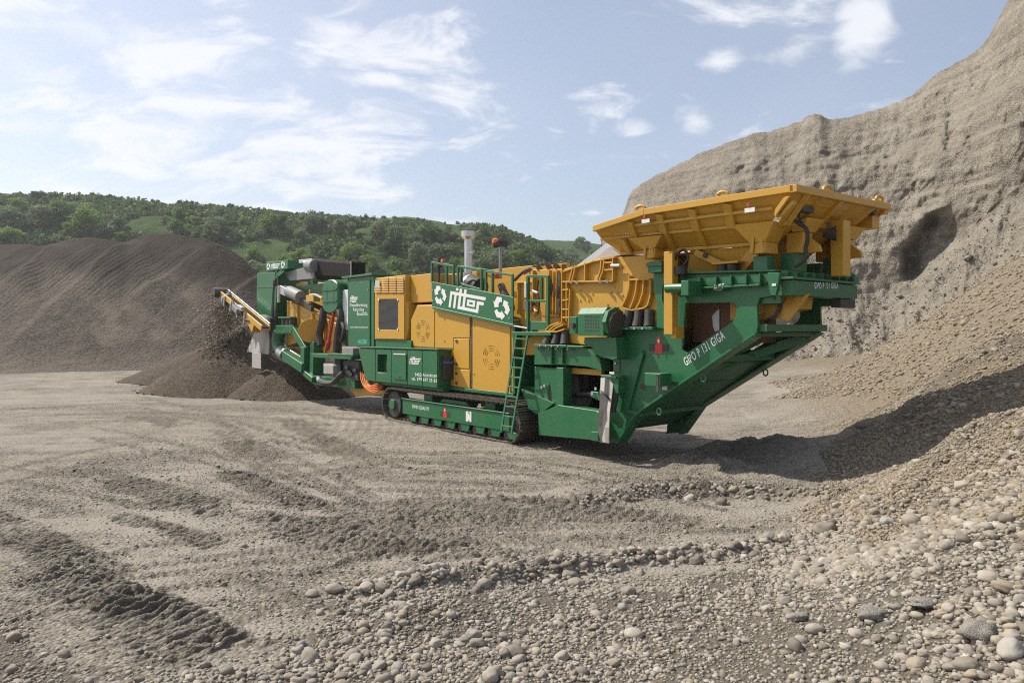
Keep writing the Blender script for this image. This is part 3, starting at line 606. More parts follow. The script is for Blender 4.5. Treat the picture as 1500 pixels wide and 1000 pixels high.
for k, (px, py, w, lab) in enumerate([(1264,626,22,'pale boulder on the slope at the edge of the shadow'), (1335,768,36,'big rounded cream stone in the middle of the pebble slope'), (1210,780,30,'large pale stone left of the pebble slope, where the bank ends'), (1057,738,18,'white stone lying on the low bank right of the lane'), (1010,732,16,'light stone at the left of the white one on the low bank'),
                                      (458,873,16,'single white stone on the track marks left of the stony bank'), (566,935,22,'pale egg-shaped stone in the lower middle of the picture'), (700,946,24,'flat white stone in the lower middle gravel'), (1480,960,40,'long pale stone at the lower right corner'), (20,936,22,'pale stone at the lower left edge of the picture'), (1495,640,20,'light stone at the right edge below the shadow'), (1165,950,30,'smooth beige stone in the lower right gravel')]):
    p, Z = ray_ground(px, py); o = link('stone', SHAPES[k % 10]); s = w/2/FOC*Z; o.scale = (s, s, s); o.location = p+Vector((0, 0, .3*s)); o.rotation_euler = (.1*k, .05, k*1.3); tag(o, lab, 'stone', 'landmark stones')
r2 = np.random.default_rng(93)
tag(link('pebbles', stones('pebbles', P3(mid), S_[mid], ICO2, r2, M['pebble'])), 'loose pale river pebbles over the foreground', 'pebbles', kind='stuff')
upper = (ppx > 1150) & (ppy+60*fbm(X_*.7, Y_*.7, 3, 171) < 800) & (r.random(len(X_)) < .75)
tag(link('slope_gravel', stones('slope_gravel', P3(small[upper[small]]), S_[small[upper[small]]], ICO1, r2, M['pebble_brown'])), 'brownish gravel on the foreground slope at the right', 'gravel', kind='stuff'); small = small[~upper[small]]
fine_ = small[app[small] < .0023]; small = small[app[small] >= .0023]
tag(link('gravel', stones('gravel', P3(small), S_[small], ICO1, r2, M['pebble'])), 'small loose gravel over the foreground', 'gravel', kind='stuff')
tag(link('fine_gravel', stones('fine_gravel', P3(fine_), S_[fine_], OCT, r2, M['pebble'])), 'fine grit between the larger stones', 'gravel', kind='stuff')
# coarse rubble on the lit slope farther up on the right
n = 30000; sx_ = r.uniform(9, 21, n); sy_ = r.uniform(13.5, 34, n); b_ = base_h(sx_, sy_); ppx, ppy = to_px(sx_, sy_, b_)
kp = (b_ > .12) & (ppx > 1090) & (ppx < 1560) & (r.random(n) < .55); sx_, sy_ = sx_[kp], sy_[kp]
sz = np.clip(np.exp(r.normal(-3.5, .45, len(sx_))), .016, .13)
tag(link('rubble', stones('rubble', np.stack([sx_, sy_, ground_h(sx_, sy_)], 1), sz, ICO1, r2, M['pebble_brown'])), 'coarse gravel lying on the sunlit slope', 'gravel', kind='stuff')
tp_ = TALUS_PTS[r.integers(0, len(TALUS_PTS), 3800)]+np.stack([r.normal(0, .15, 3800), r.normal(0, .15, 3800), np.full(3800, .02)], 1)
tag(link('scree', stones('scree', tp_, np.clip(np.exp(r.normal(-3.1, .5, 3800)), .03, .25), ICO1, r2, M['pebble'])), 'loose stones lying on the pale scree below the cliff', 'scree', kind='stuff')
print('stones', len(mid), len(small), len(fine_), len(sx_), 'total tris', sum(sum(len(p.vertices)-2 for p in o.data.polygons) for o in bpy.data.objects if o.type == 'MESH' and o.data.users == 1))

# ================================================================== HEAPS UNDER THE DISCHARGE BELTS
def heap(name, px, Z, radius, height, label, seed, sx=1.0):
    v, f = [], []; nr_, na = 46, 110; cx0 = (px-CX)/FOC*Z
    rr = np.linspace(0, 1.25, nr_)[:, None]; aa = np.linspace(0, 2*math.pi, na, endpoint=False)[None]
    edge = 1+.10*fbm(np.cos(aa)*1.5+seed, np.sin(aa)*1.5, 3, seed)
    x = np.cos(aa)*rr*radius*edge*sx; y = np.sin(aa)*rr*radius*edge
    z = height*np.clip(1-np.sqrt(rr**2+.006)+.077, -.2, 1)*np.ones_like(aa)
    z = z+.10*fbm(np.cos(aa)*5+seed, np.sin(aa)*5+rr*.7, 4, seed+3)*np.minimum(1, rr*2)+.04*fbm(x*5, y*5, 3, seed+7)
    z = np.where(rr > 1.1, np.minimum(z, -.1), z)
    v = np.stack([x, y, z], -1).reshape(-1, 3)
    ii, jj = np.meshgrid(np.arange(nr_-1), np.arange(na), indexing='ij'); f = np.stack([ii*na+jj, (ii+1)*na+jj, (ii+1)*na+(jj+1) % na, ii*na+(jj+1) % na], -1).reshape(-1, 4)
    o = link(name, mesh_np(name, v, f, M['pile'])); o.location = (cx0, Z, 0); tag(o, label, 'gravel heap', 'heaps under the crusher belts')
    # loose stones rolled to its skirt
    n = 500; q = r.uniform(0, 6.28, n); d = radius*(.35+.75*r.random(n)**.7); hx, hy = np.cos(q)*d*sx, np.sin(q)*d
    hz = height*np.clip(1-d/radius, 0, 1)+.02
    s_ = link('loose_stones', stones('loose_stones', np.stack([hx, hy, hz], 1), np.clip(np.exp(r.normal(-3.5, .35, n)), .015, .08), ICO1, r2, M['pile'])); s_.parent = o; s_['kind'] = 'stuff'
    return o
heap('gravel_heap', 376, 32.2, 4.5, 3.1, 'brown gravel heap under the falling stream of the left belt', 3)
heap('gravel_heap', 436, 28.6, 2.5, 1.65, 'grey gravel heap below the green screen frame', 5)
heap('gravel_heap', 345, 37.5, 4.6, 2.2, 'dark low heap spreading left behind the brown heap', 8, 1.15)
# ================================================================== THE MOBILE CRUSHER
# local frame: x runs to the feed end (right in the picture), y < 0 is the side we see, z up
UX, UY = 880/math.hypot(880, 1050), -1050/math.hypot(880, 1050)
OX, OY = -0.1246+1.5*(-UY), 16.347+1.5*UX
CR = empty('mobile_crusher', (OX, OY, 0), math.atan2(UY, UX))
tag(CR, 'green and yellow tracked mobile crusher with a large feed hopper at its right end', 'crusher')
def Xl(px, y):
    q = (px-CX)/FOC; ox, oy = OX-y*UY, OY+y*UX; return (q*oy-ox)/(UX-q*UY)
def P(px, py, y):
    """local point seen at a pixel on the plane y = const of the crusher"""
    x = Xl(px, y); t = OY+y*UX+x*UY; return Vector((x, y, CAM_H+(HOR-py)/FOC*t))
def Pz(px, py, x):
    """local point seen at a pixel on the plane x = const"""
    q = (px-CX)/FOC; ox, oy = OX+x*UX, OY+x*UY; y = (q*oy-ox)/(-UY-q*UX); t = oy+y*UX; return Vector((x, y, CAM_H+(HOR-py)/FOC*t))

def paint(name, col_, rough=.42, dust=.22, dcol=(.34, .29, .22), metal=0.0, wear=True):
    m, nt, b = mat_new(name); oc = objco(nt)
    n1 = noise(nt, 1.1, 5, .65, oc); n2 = noise(nt, 14, 4, .7, oc)
    c = mixc(nt, mth(nt, 'MULTIPLY', n1, .5), col_, tuple(min(1, q*.72) for q in col_))
    up = N(nt, 'ShaderNodeSeparateXYZ'); nt.links.new(N(nt, 'ShaderNodeNewGeometry').outputs['Normal'], up.inputs[0])
    f = mth(nt, 'ADD', mth(nt, 'MULTIPLY', mth(nt, 'MAXIMUM', up.outputs[2], 0.0), .9), .35)
    f = mth(nt, 'MULTIPLY', mth(nt, 'MULTIPLY', f, ramp(nt, mth(nt, 'ADD', mth(nt, 'MULTIPLY', n1, .6), mth(nt, 'MULTIPLY', n2, .4)), [(.38, (0, 0, 0)), (.68, (1, 1, 1))])), dust*1.6, True)
    c = mixc(nt, f, c, dcol); nt.links.new(c, b.inputs['Base Color'])
    b.inputs['Roughness'].default_value = rough; b.inputs['Metallic'].default_value = metal
    nt.links.new(mth(nt, 'ADD', mth(nt, 'MULTIPLY', f, .5), mth(nt, 'ADD', mth(nt, 'MULTIPLY', n2, .15), rough-.07)), b.inputs['Roughness'])
    bump(nt, b, n1, .08, .02); return m
G_ = paint('green_paint', (.008, .128, .046), .34, .16); GD = paint('green_paint_dusty', (.008, .128, .046), .48, .3); Y_P = paint('yellow_paint', (.56, .305, .028), .42, .16)
BK = paint('black_rubber', (.018, .018, .019), .6, .25); ST = paint('bare_steel', (.32, .31, .30), .35, .3, metal=.9); GV = paint('galvanised', (.62, .62, .62), .3, .08, metal=.8)
WH = paint('white_lettering', (.78, .79, .78), .5, .05); DK = paint('dark_iron', (.03, .03, .032), .55, .3); TRK = paint('track_steel', (.075, .066, .058), .5, .75, (.23, .19, .145), .5)
GY = paint('grey_rubber', (.40, .38, .35), .7, .3); RD = paint('red_paint', (.55, .03, .03), .4, .05); OR = paint('orange_hose', (.75, .17, .02), .5, .1); WP = paint('white_paint', (.74, .75, .76), .4, .1)
RUST = paint('rusty_steel', (.16, .072, .035), .7, .3); TEAL = paint('teal_print', (.10, .55, .48), .5, .02); BL = paint('motor_grey', (.20, .21, .22), .5, .25); AMB = paint('amber_lens', (.85, .16, .02), .25, .0)
BW = paint('worn_black_belt', (.018, .017, .017), .85, .07); BW.node_tree.nodes['Principled BSDF'].inputs['Specular IOR Level'].default_value = .15

class MB:
    def __init__(s): s.v = []; s.f = []
    def add(s, v, f):
        o = len(s.v); s.v += [tuple(q) for q in v]; s.f += [tuple(i+o for i in p) for p in f]; return s
    def box(s, x0, x1, y0, y1, z0, z1):
        return s.add([(x0,y0,z0),(x1,y0,z0),(x1,y1,z0),(x0,y1,z0),(x0,y0,z1),(x1,y0,z1),(x1,y1,z1),(x0,y1,z1)], [(0,3,2,1),(4,5,6,7),(0,1,5,4),(1,2,6,5),(2,3,7,6),(3,0,4,7)])
    def prism(s, poly, y0, y1, holes=()):
        """outline of (x, z) points (seen from the near side), from plane y0 to y1, with holes"""
        loops = [list(poly)]+[list(h) for h in holes]
        a2 = lambda L: sum(L[i][0]*L[(i+1) % len(L)][1]-L[(i+1) % len(L)][0]*L[i][1] for i in range(len(L)))
        if a2(loops[0]) < 0: loops[0].reverse()
        for h in loops[1:]:
            if a2(h) > 0: h.reverse()
        flat = [p for L in loops for p in L]; n = len(flat)
        v = [(p[0], y0, p[1]) for p in flat]+[(p[0], y1, p[1]) for p in flat]; f = []
        if len(loops) == 1: f += [tuple(range(n)), tuple(reversed(range(n, 2*n)))]
        else:
            for t in tessellate_polygon([[Vector((p[0], p[1], 0)) for p in L] for L in loops]):
                a, b, c = t
                ar = (flat[b][0]-flat[a][0])*(flat[c][1]-flat[a][1])-(flat[c][0]-flat[a][0])*(flat[b][1]-flat[a][1])
                if ar < 0: a, b, c = a, c, b
                f += [(a, b, c), (c+n, b+n, a+n)]
        o = 0
        for L in loops:
            for i in range(len(L)): j = (i+1) % len(L); f.append((o+j, o+i, o+i+n, o+j+n))
            o += len(L)
        return s.add(v, f)
    def hull4(s, a, b):
        """solid between two quads of four points each"""
        return s.add(list(a)+list(b), [(3,2,1,0),(4,5,6,7),(0,1,5,4),(1,2,6,5),(2,3,7,6),(3,0,4,7)])
    def beam(s, p, q, w, h, up=(0, 0, 1)):
        p, q = Vector(p), Vector(q); d = (q-p).normalized(); u = Vector(up); sd_ = d.cross(u)
        if sd_.length < 1e-3: sd_ = d.cross(Vector((0, 1, 0)))
        sd_.normalize(); u = sd_.cross(d); a = [p+sd_*(i*w/2)+u*(j*h/2) for i, j in ((-1,-1),(1,-1),(1,1),(-1,1))]; b = [c+(q-p) for c in a]
        return s.hull4(a, b)
    def tube(s, pts, r, n=10, cap=True):
        pts = [Vector(p) for p in pts]; o = len(s.v); ref = None
        rs = r if isinstance(r, (list, tuple)) else [r]*len(pts)
        for i, p in enumerate(pts):
            d = (pts[min(i+1, len(pts)-1)]-pts[max(i-1, 0)]).normalized()
            if ref is None: ref = d.orthogonal().normalized()
            ref = (ref-d*ref.dot(d)).normalized(); e = d.cross(ref)
            for k in range(n): a = 2*math.pi*k/n; s.v.append(tuple(p+(ref*math.cos(a)+e*math.sin(a))*rs[i]))
        for i in range(len(pts)-1):
            for k in range(n): s.f.append((o+i*n+k, o+i*n+(k+1) % n, o+(i+1)*n+(k+1) % n, o+(i+1)*n+k))
        if cap: s.f += [tuple(o+k for k in reversed(range(n))), tuple(o+(len(pts)-1)*n+k for k in range(n))]
        return s
    def build(s, name, mat, parent=None, bev=.006, smooth=False, label=None):
        me = bpy.data.meshes.new(name); me.from_pydata(s.v, [], s.f); me.validate(); me.update()
        if smooth: me.polygons.foreach_set('use_smooth', [True]*len(me.polygons))
        me.materials.append(mat); o = link(name, me, parent if parent is not None else CR)
        if bev: m = o.modifiers.new('bevel', 'BEVEL'); m.width = bev; m.segments = 1; m.limit_method = 'ANGLE'; m.angle_limit = R(40); m.harden_normals = False
        if smooth:
            me.set_sharp_from_angle(angle=R(40)) if hasattr(me, 'set_sharp_from_angle') else None
        if label: o['label'] = label
        return o
def part(name, mat, fn, parent=None, **k): b = MB(); fn(b); return b.build(name, mat, parent, **k)
def pl(pts, y): return [(q.x, q.z) for q in (P(a, b, y) for a, b in pts)]
def plate(name, pts, y0, y1, mat, parent=None, holes=(), bev=.006):
    """flat plate: its outline as seen on plane y0, thickness to y1"""
    return MB().prism(pl(pts, y0), y0, y1, [pl(h, y0) for h in holes]).build(name, mat, parent, bev)
def curve_pts(pts, n=8):
    """Catmull-Rom through points"""
    pts = [Vector(p) for p in pts]; out = []
    for i in range(len(pts)-1):
        p0, p1, p2, p3 = pts[max(i-1, 0)], pts[i], pts[i+1], pts[min(i+2, len(pts)-1)]
        for k in range(n):
            t = k/n; out.append(.5*((2*p1)+(p2-p0)*t+(2*p0-5*p1+4*p2-p3)*t*t+(3*p1-p0-3*p2+p3)*t**3))
    return out+[pts[-1]]
def hose(name, pts, r, mat=None, parent=None): return MB().tube(curve_pts(pts), r, 8).build(name, mat or BK, parent, 0, True)

def text(s, a, b, up, hgt, mat, parent, name='lettering', bold=False, proud=(0, -.003, 0), italic=0.0):
    """lettering from baseline point a to b (local), letter height hgt"""
    cu = bpy.data.curves.new('t', 'FONT'); cu.body = s; cu.fill_mode = 'FRONT'; cu.offset = .014 if bold else 0; cu.shear = italic; cu.space_character = 1.14 if bold else 1.0
    ob = bpy.data.objects.new('t', cu); COL.objects.link(ob); dg = bpy.context.evaluated_depsgraph_get(); me = bpy.data.meshes.new_from_object(ob.evaluated_get(dg))
    bpy.data.objects.remove(ob); bpy.data.curves.remove(cu)
    co = np.array([v.co[:] for v in me.vertices]); x0, x1 = co[:, 0].min(), co[:, 0].max(); y0, y1 = 0, .69
    a, b = Vector(a), Vector(b); d = b-a; u = Vector(up).normalized()
    for v in me.vertices: v.co = a+d*((v.co.x-x0)/(x1-x0))+u*(v.co.y/(y1-y0)*hgt)+Vector(proud)
    me.materials.clear(); me.materials.append(mat); me.name = name
    return link(name, me, parent)
def rects(rs, a, dv, uv, mat, parent, name, shear=0.0, proud=(0, -.003, 0), polys=None):
    """flat print made of small rectangles / polygons in units along dv and uv from a"""
    a, dv, uv = Vector(a), Vector(dv), Vector(uv); b = MB()
    L = [[(x0, y0), (x1, y0), (x1, y1), (x0, y1)] for x0, x1, y0, y1 in rs]+(polys or [])
    for q in L: b.add([a+dv*(x+shear*y)+uv*y+Vector(proud) for x, y in q], [tuple(range(len(q)))])
    return b.build(name, mat, parent, 0)
LOGO = [(0,3.2,.68,.84),(0,.2,0,.68),(.42,.63,0,.68),(.5,.72,.92,1.05),(.84,1.06,0,.68),(.84,1.06,.84,1.05),(1.26,1.48,.16,.68),(1.26,1.48,.84,1.05),(1.06,2.72,0,.16),
        (1.64,1.84,.25,.58),(1.84,2.36,.46,.58),(2.16,2.36,.36,.46),(1.84,2.36,.25,.36),(2.5,2.72,.16,.58),(2.72,3.1,.42,.58)]
def logo(a, b, hgt, parent, up=(0, 0, 1)):
    a, b = Vector(a), Vector(b); dv = (b-a)/3.4; return rects(LOGO, a, dv, Vector(up)*hgt, WH, parent, 'logo_lettering', .22)
def recycle(c, w, h, parent, dv=(1, 0, 0)):
    polys = []
    base = [[(-.30, -.50), (.02, -.50), (.02, -.22), (-.20, -.22)], [(-.46, -.22), (-.30, -.50), (-.20, -.22), (-.27, -.09)], [(.02, -.60), (.26, -.36), (.02, -.12)]]
    for k in range(3):
        ca, sa = math.cos(k*2*math.pi/3), math.sin(k*2*math.pi/3); polys += [[(x*ca-y*sa, x*sa+y*ca) for x, y in q] for q in base]
    return rects([], c, Vector(dv)*w, Vector((0, 0, h)), WH, parent, 'recycling_emblem', 0, polys=polys)
def swiss_badge(c, w, h, parent):
    a = Vector(c); e = rects([(-.5, .5, -.28, .1)], a, (w, 0, 0), (0, 0, h), DK, parent, 'maker_badge')
    rects([(-.18, .18, -.4, .1), (-.1, .1, .1, .5)], a, (w, 0, 0), (0, 0, h), RD, e, 'badge_shield', proud=(0, -.005, 0)); rects([(-.03, .03, .16, .36), (-.06, -.03, .23, .29), (.03, .06, .23, .29)], a, (w, 0, 0), (0, 0, h), WH, e, 'badge_cross', proud=(0, -.007, 0)); return e
BOLTM = {}
def bolts(name, pts, r=.018, parent=None, mat=None, ax=(0, -1, 0)):
    """each bolt a part of its own, one mesh shared"""
    m = mat or GV; key = (round(r, 4), m.name, ax)
    if key not in BOLTM:
        b = MB().tube([Vector((0, 0, 0)), Vector(ax)*.02], r, 6); me = bpy.data.meshes.new('bolt'); me.from_pydata(b.v, [], b.f); me.materials.append(m); BOLTM[key] = me
    for p in pts: o = link(name, BOLTM[key], parent if parent is not None else CR); o.location = Vector(p)
    return o

# ------------------------------------------------------------------ rear chassis (feed end)
YS = -1.1
outer = [(901,483),(901,547),(893,553),(885,590),(880,646),(877,649),(906,648),(934,606),(1108,489),(1110,478),(1109,447),(1113,436),(1128,434),(1133,425),(1139,399),
         (998,402),(996,432),(968,432),(962,481)]
hole = [(1004,444),(1074,443),(1079,449),(1078,463),(1074,470),(1006,517),(999,512)]
ch = empty('chassis', (0, 0, 0), 0, CR); ch.name = 'chassis'
for y0, y1 in ((YS, YS+.06), (-YS-.06, -YS)):
    near = y0 == YS
    pts = pl(outer, YS); hp_ = pl(hole, YS)
    b = MB().prism(pts, y0, y1, [hp_]); b.build('side_plate', G_ if near else GD, ch)
# flange running along the sloping lower edge and back up the leg
def flange(pts, y0, y1, th, name='flange', mat=G_):
    b = MB(); q = pl(pts, YS)
    for (xa, za), (xb, zb) in zip(q[:-1], q[1:]): 
        d = Vector((xb-xa, 0, zb-za)).normalized(); n = Vector((-d.z, 0, d.x))*th
        b.hull4([(xa,y0,za),(xb,y0,zb),(xb+n.x,y0,zb+n.z),(xa+n.x,y0,za+n.z)], [(xa,y1,za),(xb,y1,zb),(xb+n.x,y1,zb+n.z),(xa+n.x,y1,za+n.z)])
    return b.build(name, mat, ch)
for sy in (-1, 1):
    a, c = sorted((sy*1.17, sy*.85))
    flange([(1110,489.5),(934,607),(906,650)], a, c, -.035, mat=G_ if sy < 0 else GD)
    flange([(1000,401.5),(1140,398)], *sorted((sy*1.2, sy*.95)), .035, 'top_flange')
zt = P(1127, 399, YS).z; xe = 6.72
# upper girder with ribs, end beam and its lettering
part('girder', G_, lambda b: b.box(P(997,402,YS).x, 6.4, -1.18, -1.165, 3.36, zt-.02), ch)
part('girder_ledge', G_, lambda b: b.box(P(997,402,YS).x, 6.2, -1.24, -1.10, 3.31, 3.345), ch)
for px in (1008, 1032, 1056, 1078, 1100, 1120): 
    x = Xl(px, YS); part('rib', G_, lambda b: b.box(x-.012, x+.012, -1.26, -1.185, 3.35, zt-.02), ch)
plate('gusset', [(1124,399),(1142,399),(1139,420),(1136,433),(1129,433),(1125,415)], -1.28, -1.2, G_, ch)
EB = part('end_beam', GD, lambda b: b.box(6.45, xe, -1.12, 1.14, 3.14, 3.385), ch)
part('end_lip', GD, lambda b: b.box(6.3, xe+.03, -1.16, 1.2, 3.40, 3.44), EB); part('end_wall', GD, lambda b: b.box(6.5, 6.6, -1.1, 1.15, 3.44, zt+.02), EB)
for k in range(8): part('end_rib', GD, lambda b: b.box(6.6, 6.70, -.98+k*.29, -.955+k*.29, 3.445, zt), EB)
part('towing_eye', GD, lambda b: b.tube([(6.55, 1.28+.13*math.cos(a), 3.5+.11*math.sin(a)) for a in [k*math.pi/6 for k in range(13)]], .035, 6), EB, bev=0)
part('end_stub', GD, lambda b: b.box(6.55, 6.62, 1.14, 1.42, 3.44, 3.56), EB)
a = Pz(1192.5, 422.5, xe+.004); b_ = Pz(1227.5, 422.5, xe+.004); text('GIPO P 131 GIGA', a, b_, (0, 0, 1), .10, WH, EB, bold=True, proud=(.004, 0, 0))
part('bumper_pad', DK, lambda b: b.box(xe-.2, xe-.02, .55, 1.1, 2.98, 3.13), ch)
# lug plates below the end beam
for sy in (-1, 1):
    o = part('lug_plate', G_, lambda b: b.prism([(5.95, 3.02), (6.46, 3.02), (6.46, 3.2), (6.0, 3.2)], sy*1.0-.03, sy*1.0+.03), ch)
    bolts('bolt', [(6.1, -1.03, 3.11), (6.34, -1.03, 3.11)], .03, o, DK) if sy < 0 else None
# lower cross members seen under the slope
part('cross_member', GD, lambda b: b.box(6.0, 6.22, -1.04, 1.04, 2.56, 2.68), ch); part('cross_member', GD, lambda b: b.box(5.99, 6.05, -1.04, 1.04, 2.47, 2.55), ch)
for px, py, w in ((1040, 533, .12), (985, 568, .2), (930, 612, .25)):
    q = P(px, py, YS); part('cross_member', GD, lambda b: b.box(q.x-.1, q.x+.1, -1.04, 1.04, q.z+.03, q.z+.03+w), ch)
part('brace', GD, lambda b: b.beam(P(1010,560,-.9)+Vector((0,0,.1)), P(1100,489,-.2)+Vector((0, .6, 0)), .14, .14).beam(P(985,566,-.9)+Vector((0,0,.1)), (5.9, .95, 2.45), .12, .16), ch)
part('belly_pan', GD, lambda b: b.hull4([(3.0,-1.0,.62),(3.0,1.0,.62),(5.0,1.0,1.95),(5.0,-1.0,1.95)][::-1], [(3.0,-1.0,.66),(3.0,1.0,.66),(5.0,1.0,1.99),(5.0,-1.0,1.99)][::-1]), ch)
for px, py, y in ((1030, 549, -1.12), (965, 598, -1.12), (1121, 541, 1.1)):
    q = P(px, py, y); part('shackle', GD, lambda b: b.tube([q+Vector((.05*math.sin(t), .01, -.06-.065*math.cos(t))) for t in [k*math.pi/5 for k in range(11)]], .016, 6), ch, bev=0, smooth=True)
# feed chute and feeder seen through the openings
part('feeder_pan', RUST, lambda b: b.box(4.4, 5.45, -.55, .6, 2.35, 3.25), bev=.01); part('feeder_frame', Y_P, lambda b: b.hull4([(5.3,-.7,2.75),(6.35,-.7,2.95),(6.4,-.7,3.25),(5.3,-.7,3.25)], [(5.3,.2,2.75),(6.35,.2,2.95),(6.4,.2,3.25),(5.3,.2,3.25)]))
plate('chute_lip', [(1120,446),(1146,446),(1152,437),(1184,430),(1170,450),(1155,470),(1138,466),(1120,471)], -.75, -.68, Y_P)
hose('feeder_hose', [P(1122,470,-.8), P(1132,465,-.85), P(1140,455,-.8), P(1144,446,-.75)], .035)
part('white_plate', WP, lambda b: b.prism(pl([(1043,462),(1053,452),(1053,484),(1047,486),(1044,478)], -.6), -.6, -.57))
# keel parts: strut plate, pocket box, brackets
plate('stiffener', [(913,545),(940,513),(942,519),(920,600),(938,603),(934,607),(908,604),(893,556)], -1.16, -1.103, G_, ch)
o = part('valve_box', G_, lambda b: (lambda p, q: b.box(p.x, q.x, -1.5, -1.165, q.z, p.z))(P(944,546,-1.5), P(967,566,-1.5)), ch); part('lock_plate', DK, lambda b: (lambda p: b.box(p.x-.03, p.x+.03, -1.512, -1.503, p.z-.16, p.z+.16))(P(963,561,-1.5)), o, bev=0)
part('notice', WP, lambda b: (lambda p: b.box(p.x-.06, p.x+.06, -1.108, -1.102, p.z-.05, p.z+.05))(P(974,567,YS)), ch, bev=0)
part('hole_ring', DK, lambda b: (lambda p: b.tube([p, p-Vector((0, .012, 0))], .06, 12))(P(941.5,566,YS)), ch, bev=0)
swiss_badge(P(965, 506.5, YS-.003), .46, .36, ch)
text('GIPO P 131 GIGA', P(1005, 536, YS), P(1063, 495, YS), (-.46, 0, .89), .15, WH, ch, bold=True, proud=(0, -.004, 0))
part('eagle_mark', DK, lambda b: b.add([P(1037,416,YS-.13), P(1043,420,YS-.13), P(1052,421,YS-.13), P(1060,416,YS-.13), P(1068,416,YS-.13), P(1062,422,YS-.13), P(1055,426,YS-.13), P(1046,425,YS-.13)], [tuple(range(8))]), ch, bev=0)
text('art', P(1046, 422.5, YS-.135), P(1061, 421, YS-.135), (0, 0, 1), .10, WH, ch, bold=True, italic=.3)
part('notice', WP, lambda b: (lambda p: b.box(p.x-.035, p.x+.035, -1.29, -1.283, p.z-.02, p.z+.02))(P(1134,417,-1.28)), ch, bev=0)
# columns and spring blocks that carry the hopper
part('column', G_, lambda b: b.prism(pl([(957,384),(973,384),(975,405),(970,420),(970,440),(974,450),(974,481),(962,481),(962,440),(957,425)], -1.14), -1.14, -.7), ch)
part('spring_block', G_, lambda b: (lambda p, q: b.box(p.x, q.x, -1.3, -.95, q.z, p.z))(P(949,384,-1.3), P(969,398,-1.3)), ch); part('spring_block_cap', G_, lambda b: (lambda p, q: b.box(p.x-.03, q.x+.03, -1.33, -.93, q.z, p.z))(P(949,386,-1.3), P(969,389,-1.3)), ch)
part('hopper_post', G_, lambda b: (lambda p, q: b.box(p.x, q.x-.05, -1.15, -.92, zt+.02, p.z))(P(1103,376,-1.15), P(1128,399,-1.15)), ch); 
for sy, px in ((-.55, 1176), (.9, 1232)): part('hopper_post', G_, lambda b: b.box(6.3, 6.55, sy-.2, sy+.2, zt+.03, 3.86), ch)
part('hopper_post', G_, lambda b: b.box(5.7, 6.2, .75, 1.15, zt+.02, 3.8), ch)
# square yellow prop post and the locking pin in front of it
PR = part('prop_post', Y_P, lambda b: (lambda p, q: b.box(p.x, q.x, -1.42, -1.25, q.z, p.z))(P(972,369,-1.42), P(985,490,-1.42)), bev=.01); part('prop_foot', Y_P, lambda b: (lambda p, q: b.box(p.x, q.x, -1.36, -1.12, q.z, p.z))(P(986,478,-1.3), P(993,496,-1.3)), PR)
part('locking_pin', G_, lambda b: b.tube([P(977,422.5,-1.5), P(1011,421.5,-1.5)], .085, 12), ch, bev=0, smooth=True); part('pin_tip', DK, lambda b: b.tube([P(974.5,422.5,-1.5), P(977.5,422.5,-1.5)], [.03, .085], 12), ch, bev=0); part('pin_bracket', G_, lambda b: (lambda p: b.box(p.x-.08, p.x+.08, -1.6, -1.2, p.z-.13, p.z+.13))(P(1008,422,-1.5)), ch)
# spring packs: plate, three rubber springs, curved yellow ribs over them
def spring_pack(x0, x1, z0, z1, name='spring_pack'):
    e = part('spring_shelf', G_, lambda b: b.box(x0-.12, x1+.12, -1.3, -.75, z0-.05, z0), ch)
    for k in range(3): xx = x0+(x1-x0)*(k+.5)/3; part('rubber_spring', BK, lambda b: b.tube([(xx+.03*(k-1), -1.12, z0), (xx, -1.08, (z0+z1)/2), (xx-.01*(k-1), -1.05, z1)], [.11, .095, .10], 14), e, bev=0, smooth=True)
    bolts('bolt', [(x0+.1+(x1-x0-.2)*k/3, -1.31, z0-.03) for k in range(4)], .02, e)
    return e
p0, p1 = P(912, 479, -1.1), P(958, 454, -1.1); spring_pack(p0.x, p1.x, p0.z, p1.z)
p0, p1 = P(797, 504, -1.1), P(833, 486, -1.1); spring_pack(p0.x, p1.x, p0.z, p1.z)
